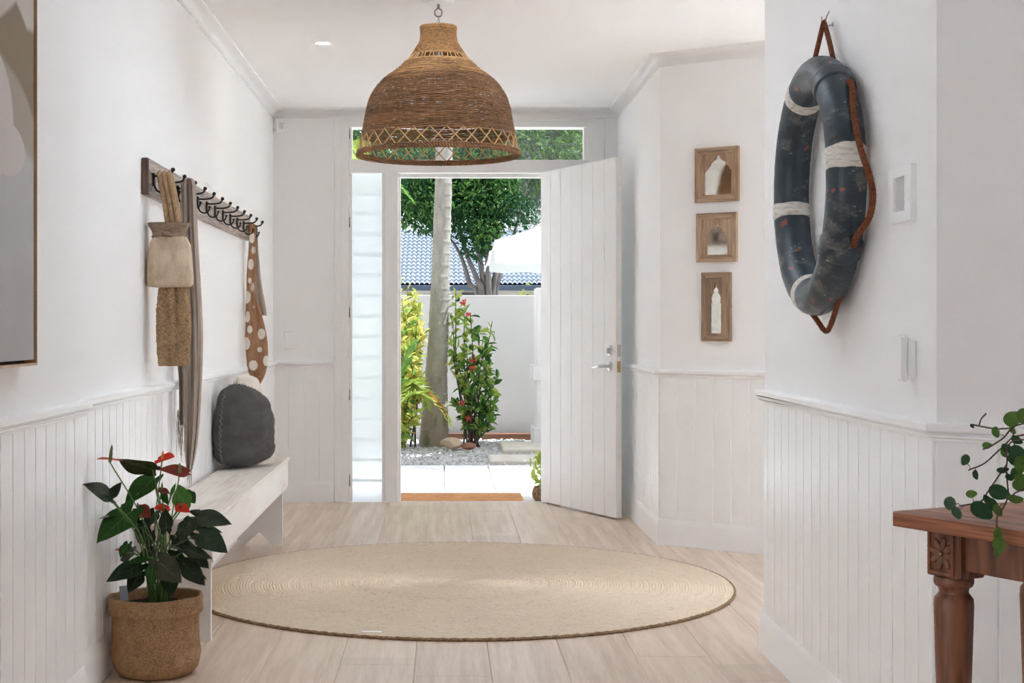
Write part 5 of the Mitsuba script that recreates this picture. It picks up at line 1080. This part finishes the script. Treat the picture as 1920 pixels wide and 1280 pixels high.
def shrub(key, base, tops, mats, nleaf, L, W, start, y, bow=0.05):
    for i, (x, z, yy) in enumerate(tops):
        B = np.asarray(base) + np.array([rng.normal(0, 0.05), rng.normal(0, 0.04), 0]); E = np.array([x, y + yy, z]); m = (B + E) / 2 + np.array([rng.normal(0, bow), rng.normal(0, bow), 0])
        C = bez([B, m, E], 14); sk_ = put('stem', tube(C, np.linspace(0.010, 0.003, len(C)), 5), TWIG, key, True)
        s = start + (1 - start) * rng.random(nleaf) ** 0.8; idx = (s * (len(C) - 1)).astype(int); Pq = C[idx] + rng.normal(0, 0.010, (nleaf, 3))
        D = rdir(nleaf, 0.55); Nn = rdir(nleaf, 1.2) + np.array([0, -0.5, 0]); ch = rng.choice(len(mats[0]), nleaf, p=mats[1](i, E))
        for j, mt in enumerate(mats[0]):
            w = ch == j
            if w.sum() > 1: put('leaves', foliage(Pq[w], D[w], Nn[w], L * rng.uniform(0.7, 1.25, w.sum()), W * rng.uniform(0.8, 1.2, w.sum())), mt, sk_, kind='stuff')
cr = thing('croton_shrub', 'dense yellow and lime leaved croton shrub left of the palm trunk', 'shrub')
tops = [(-0.44, 1.55, 0), (-0.36, 1.50, .2), (-0.29, 1.47, 0), (-0.24, 1.34, -.1), (-0.20, 1.10, -.1), (-0.40, 1.38, -.3), (-0.34, 1.25, -.3), (-0.26, 1.15, -.2), (-0.43, 1.10, -.35), (-0.36, 0.95, -.4), (-0.28, 0.85, -.3), (-0.22, 0.66, -.3), (-0.42, 0.62, -.45), (-0.33, 0.45, -.45), (-0.27, 0.30, -.45), (-0.44, 0.25, -.5), (-0.36, 0.15, -.5), (-0.55, 1.5, 0), (-0.7, 1.4, 0), (-0.6, 1.0, -.2), (-0.8, 0.8, 0), (-0.58, 0.5, -.3)]
shrub(cr, (-0.42, 14.20, GZ), tops, ([LY, LYG, LG], lambda i, E: [0.50, 0.36, 0.14] if E[2] > 0.6 else [0.28, 0.42, 0.30]), 70, 0.105, 0.044, 0.35, 14.15)
ix = thing('flowering_shrub', 'upright green shrub with small red flowers right of the palm trunk', 'shrub')
tops = [(0.115, 1.46, 0), (0.085, 1.22, .1), (0.20, 1.36, 0), (0.255, 1.26, -.1), (0.30, 1.12, 0), (0.47, 1.17, 0), (0.42, 0.98, .1), (0.37, 0.86, -.1), (0.54, 0.66, 0), (0.46, 0.62, -.1), (0.30, 0.76, -.1), (0.22, 0.92, 0), (0.14, 0.80, 0), (0.44, 0.30, -.1), (0.36, 0.40, -.15), (0.26, 0.50, -.1), (0.18, 0.34, -.1), (0.10, 0.40, 0), (0.34, 0.16, -.15)]
shrub(ix, (0.285, 14.30, GZ), tops, ([LYG, LG, LD], lambda i, E: [0.62, 0.30, 0.08] if E[0] < 0.22 and E[2] > 0.9 else [0.22, 0.55, 0.23]), 34, 0.100, 0.042, 0.45, 14.30, 0.06)
for c in ((0.2298, 14.2, 1.226), (0.1891, 14.25, 1.351), (0.265, 14.15, 0.7167), (0.2804, 14.15, 0.7887), (0.1718, 14.1, 0.3745), (0.2325, 14.05, 0.234)):
    q = 14; put('flower_cluster', foliage(np.tile(c, (q, 1)) + rng.normal(0, 0.012, (q, 3)), rdir(q, 0.3), rdir(q, 0.5), 0.035, 0.020), PINK, ix, label='small red flower cluster', kind='stuff')

# neighbouring house
nh = thing('neighbour_house', 'low house with a wavy grey tiled roof behind the garden wall', 'house')
TILE = mat('glazed_tile', (0.21, 0.245, 0.30), 0.25, 0.8)
EY, EZ, PT = 45.0, 2.40, math.tan(math.radians(23))
def roof(u, v):
    X = -5.0 + 11.0 * u; k = v * 16; c = np.floor(k); f = k - c
    s = (c + f) * 0.325; z = EZ + s * math.sin(math.radians(23)); y = EY + s * math.cos(math.radians(23))
    w = 0.060 * np.abs(np.sin(PI * X / 0.150))
    return np.stack([X + 0 * v, y - 0.4 * w, z + w + 0.050 * (1 - f)], -1)
vv = np.sort(np.concatenate([np.arange(16) / 16 + 1e-4, np.arange(16) / 16 + 0.5 / 16, np.arange(1, 17) / 16 - 2e-4]))
def gridv(fn, us, vs):
    U, V = np.meshgrid(us, vs, indexing='ij'); P_ = fn(U, V).reshape(-1, 3); nu, nv = len(us), len(vs); i = np.arange(nu - 1)[:, None]; j = np.arange(nv - 1)[None]; a = i * nv + j; b = a + nv
    return M(P_, np.concatenate([np.stack([a, b, b + 1], -1).reshape(-1, 3), np.stack([a, b + 1, a + 1], -1).reshape(-1, 3)]))
rf = put('roof', gridv(roof, np.linspace(0, 1, 76 * 8 + 1), vv), TILE, nh, 40)
put('gutter', box(-5.0, 6.0, EY - 0.12, EY, EZ - 0.14, EZ + 0.02, 0.01), mat('navy_gutter', (0.045, 0.065, 0.10), 0.5), nh, label='dark navy gutter')
put('wall', box(-4.6, 5.6, EY + 0.5, EY + 0.8, -0.2, EZ - 0.05), mat('beige_render', (0.46, 0.43, 0.38), 0.9), nh)
put('window', box(0.55, 1.45, EY + 0.44, EY + 0.5, 0.9, 2.20), mat('dark_window', (0.05, 0.055, 0.06), 0.15), nh)
put('roof_body', M([(-5, EY, EZ - 0.05), (6, EY, EZ - 0.05), (6, EY + 4.75, EZ + 1.95), (-5, EY + 4.75, EZ + 1.95), (-5, EY + 9.5, EZ - 0.05), (6, EY + 9.5, EZ - 0.05)], [(0, 1, 2), (0, 2, 3), (3, 2, 5), (3, 5, 4), (0, 3, 4), (1, 5, 2)]), mat('roof_shadow', (0.10, 0.11, 0.12), 0.9), nh)

# market umbrella
um = thing('market_umbrella', 'open white market umbrella beyond the garden wall', 'umbrella')
UF = leafmat('umbrella_cloth', (0.66, 0.66, 0.65), 0.22, 0.7)
ap = np.array([1.80, 18.25, 2.60]); cs = [np.array(q, float) for q in ((0.585, 17.0, 2.125), (3.02, 17.0, 2.125), (3.02, 19.45, 2.125), (0.60, 19.45, 2.125))]
for k in range(4):
    a, b = cs[k], cs[(k + 1) % 4]
    def pan(u, v): return ap + (a - ap) * ((1 - u) * v)[..., None] + (b - ap) * (u * v)[..., None] - np.array([0, 0, 1]) * (0.05 * np.sin(PI * u) * v * v + 0.03 * np.sin(PI * v))[..., None]
    put('canopy_panel', grid(pan, 12, 10), UF, um, True)
    o = unit(np.cross(b - a, [0, 0, 1])) ; o = o if np.dot(o[:2], (a + b)[:2] / 2 - ap[:2]) > 0 else -o
    def val(u, v): return a + (b - a) * u[..., None] + o * (0.10 * v * (1 - 0.5 * np.abs(2 * u - 1)))[..., None] - np.array([0, 0, 1]) * (0.05 * np.sin(PI * u) * (1 - 0.3 * v) + 0.27 * v + 0.012 * np.sin(7 * PI * u) * v)[..., None]
    put('valance', grid(val, 24, 6), UF, um, True)
    put('rib', tube([ap - np.array([0, 0, 0.03]), a - np.array([0, 0, 0.03])], 0.012, 6), CANO, um)
put('pole', tube([(1.80, 18.25, -0.13), (1.80, 18.25, 2.58)], 0.025, 10), CANO, um)

# trees beyond the wall
BARK = mat('grey_bark', proc(lambda p, n, uv: mix((0.07, 0.06, 0.055), (0.21, 0.19, 0.18), fbm(p.x * 14.0, p.y * 14.0, p.z * 4.0, 4))), 0.9, 0.1)
def crown(blobs, n, L, W, mt, key, up=0.3):
    bl = np.array(blobs, float); wv = (bl[:, 3] * bl[:, 4] * bl[:, 5]) ** 0.8; ch = rng.choice(len(bl), n, p=wv / wv.sum())
    d = rdir(n); r = rng.random(n) ** (1 / 2.2)
    P_ = bl[ch, :3] + d * r[:, None] * bl[ch, 3:6] * (1 + 0.35 * (meshkit.noise(d * 2.5 + ch[:, None], 3) - 0.5))[:, None]
    put('foliage', foliage(P_, rdir(n, -0.2), rdir(n, 0.8), L * rng.uniform(0.6, 1.3, n), W * rng.uniform(0.7, 1.2, n)), mt, key, kind='stuff')
t1 = thing('broad_tree', 'dark green many-stemmed tree behind the umbrella', 'tree')
tb_ = [[(0.58, 22, 1.504), (0.484, 22, 1.864), (0.316, 22, 2.264), (0.236, 22, 2.584), (0.1406, 22.1, 2.993)], [(0.6067, 22.1, 1.506), (0.564, 22, 1.984), (0.484, 22, 2.384), (0.38, 22, 2.744), (0.2866, 22.2, 3.243)], [(0.668, 22, 1.504), (0.66, 22, 1.984), (0.636, 22, 2.424), (0.5907, 22.1, 2.832), (0.5449, 22.2, 3.405)], [(0.7193, 22.1, 1.506), (0.7835, 22.1, 1.948), (0.8113, 22.2, 2.355), (0.7501, 22.3, 2.929), (0.8756, 22.4, 3.507)], [(0.5288, 22.2, 1.508), (0.3817, 22.1, 1.787), (0.2853, 22.1, 2.109), (0.14, 22, 2.384), (-0.1, 22, 2.664)], [(0.7744, 22.3, 1.51), (0.8393, 22.3, 1.874), (1.043, 22.5, 2.454), (1.166, 22.5, 2.863), (1.294, 22.6, 3.364)]]
for q in tb_:
    q = [(q[0][0], q[0][1], -0.2)] + q
    put('branch', tube(bez(q, 6), np.linspace(0.062, 0.006, 31), 8), BARK, t1, True)
crown([(0.25, 22.0, 3.15, .9, .8, .45), (0.6, 22.3, 3.6, .55, .8, .5), (0.35, 21.7, 2.75, .55, .6, .35), (0.55, 21.8, 2.45, .35, .4, .35), (-0.2, 22.0, 3.3, .6, .7, .5), (0.95, 21.8, 2.85, .45, .4, .3)], 6500, 0.095, 0.042, LTD, t1)
crown([(0.25, 21.7, 3.1, .9, .7, .45), (0.6, 22.0, 3.4, .55, .8, .5), (0.6, 21.5, 2.55, .3, .4, .3)], 2600, 0.085, 0.038, LT, t1)
t2 = thing('leafy_tree', 'dense deep green tree behind the palm trunk at the left', 'tree')
put('trunk', tube(bez([(-1.6, 26, -0.2), (-1.5, 26, 1.6), (-1.2, 26, 3.2), (-0.9, 26, 4.2)], 8), np.linspace(0.16, 0.06, 25), 8), BARK, t2, True)
crown([(-0.55, 25.6, 3.35, .75, .7, .55), (-0.2, 25.3, 2.95, .40, .5, .30), (-1.2, 26, 3.9, 1.0, .9, .7), (-0.1, 25.7, 3.9, .8, .7, .5), (-1.7, 26, 3.0, .6, .6, .5)], 6500, 0.10, 0.045, LTD, t2)
crown([(-0.45, 25.2, 3.2, .7, .5, .5), (-1.2, 25.6, 3.8, 1.0, .7, .7), (-0.1, 25.2, 3.8, .7, .6, .5)], 2400, 0.09, 0.042, LT, t2)
t3 = thing('silvery_tree', 'grey green feathery tree at the upper right of the doorway', 'tree')
put('trunk', tube(bez([(2.6, 29, -0.2), (2.5, 29, 2.0), (2.2, 29, 4.0), (1.9, 29, 5.2)], 8), np.linspace(0.15, 0.05, 25), 8), BARK, t3, True)
crown([(1.5, 28.5, 4.3, 1.0, .9, .8), (2.4, 28.5, 4.3, 1.0, .9, .8), (1.7, 28.6, 5.2, 1.1, .9, .6), (2.7, 28.6, 5.3, 1.2, .9, .6), (0.9, 28.8, 4.9, .9, .9, .5), (1.35, 28.5, 3.5, .5, .7, .55), (1.8, 28.4, 3.4, .5, .6, .5)], 9000, 0.17, 0.022, LB, t3)
crown([(1.7, 28.2, 4.6, 1.4, .7, 1.0), (2.4, 28.2, 4.9, 1.0, .7, .8)], 1800, 0.13, 0.035, LG, t3)
t4 = thing('backing_tree', 'mid green tree filling the view above the tiled roof', 'tree')
put('trunk', tube(bez([(-0.12, 34, -0.2), (-0.12, 34, 2.5), (-0.1, 34, 4.5)], 8), np.linspace(0.13, 0.07, 17), 8), BARK, t4, True)
crown([(-2.5, 34, 5.6, 1.8, 1.5, .9), (-0.5, 34, 5.9, 1.7, 1.5, 1.0), (1.5, 34, 6.1, 1.7, 1.5, 1.0), (3.2, 34, 6.0, 1.5, 1.5, 1.2), (0.0, 34, 5.0, 1.2, 1.2, .4), (2.2, 34, 4.6, 1.5, 1.2, .6), (-1.6, 34, 4.6, 1.0, 1.2, .5)], 7000, 0.21, 0.09, LT, t4)
t5 = thing('fan_palm', 'pale yellow green palm fronds seen through the fanlight at the left', 'palm')
put('trunk', tube([(-1.75, 17.5, -0.2), (-1.65, 17.5, 1.6), (-1.55, 17.5, 2.9)], 0.07, 10), TRK, t5, True)
for k in range(11):
    a = 2 * PI * k / 11; rb, lf = frond((-1.55, 17.5, 2.9), (-1.55 + 1.15 * math.cos(a), 17.5 + 0.8 * math.sin(a), 3.0 + 0.55 * ((k * 5) % 3 - 0.6)), 0.30, 40, 0.36, 0.030, k)
    fk = put('frond', lf, LYG if k % 3 else LG, t5); put('midrib', rb, STALK, fk, True)
t6 = thing('garden_shrub', 'small pale shrub peeping over the garden wall under the umbrella', 'shrub')
put('stem', tube([(1.2, 17.2, -0.13), (1.05, 17.2, 0.9), (0.98, 17.2, 1.5)], 0.015, 6), TWIG, t6, True)
crown([(1.0, 17.2, 1.42, .13, .12, .20), (1.25, 17.2, 1.40, .10, .1, .18), (1.15, 17.3, 1.1, .2, .2, .3)], 260, 0.07, 0.03, LYG, t6)
t7 = thing('shade_tree', 'spreading tree over the gravel outside the picture', 'tree')
put('trunk', tube(bez([(3.4, 15.0, -0.13), (3.3, 15.0, 2.0), (2.9, 15.0, 4.6)], 8), np.linspace(0.18, 0.08, 17), 8), BARK, t7, True)
crown([(2.2, 13.15, 5.6, .95, .60, .45), (3.5, 13.4, 5.6, 1.0, .8, .5), (2.9, 14.5, 5.5, .95, .9, .5), (3.9, 14.9, 5.4, 1.0, .9, .6)], 4600, 0.26, 0.12, LG, t7)
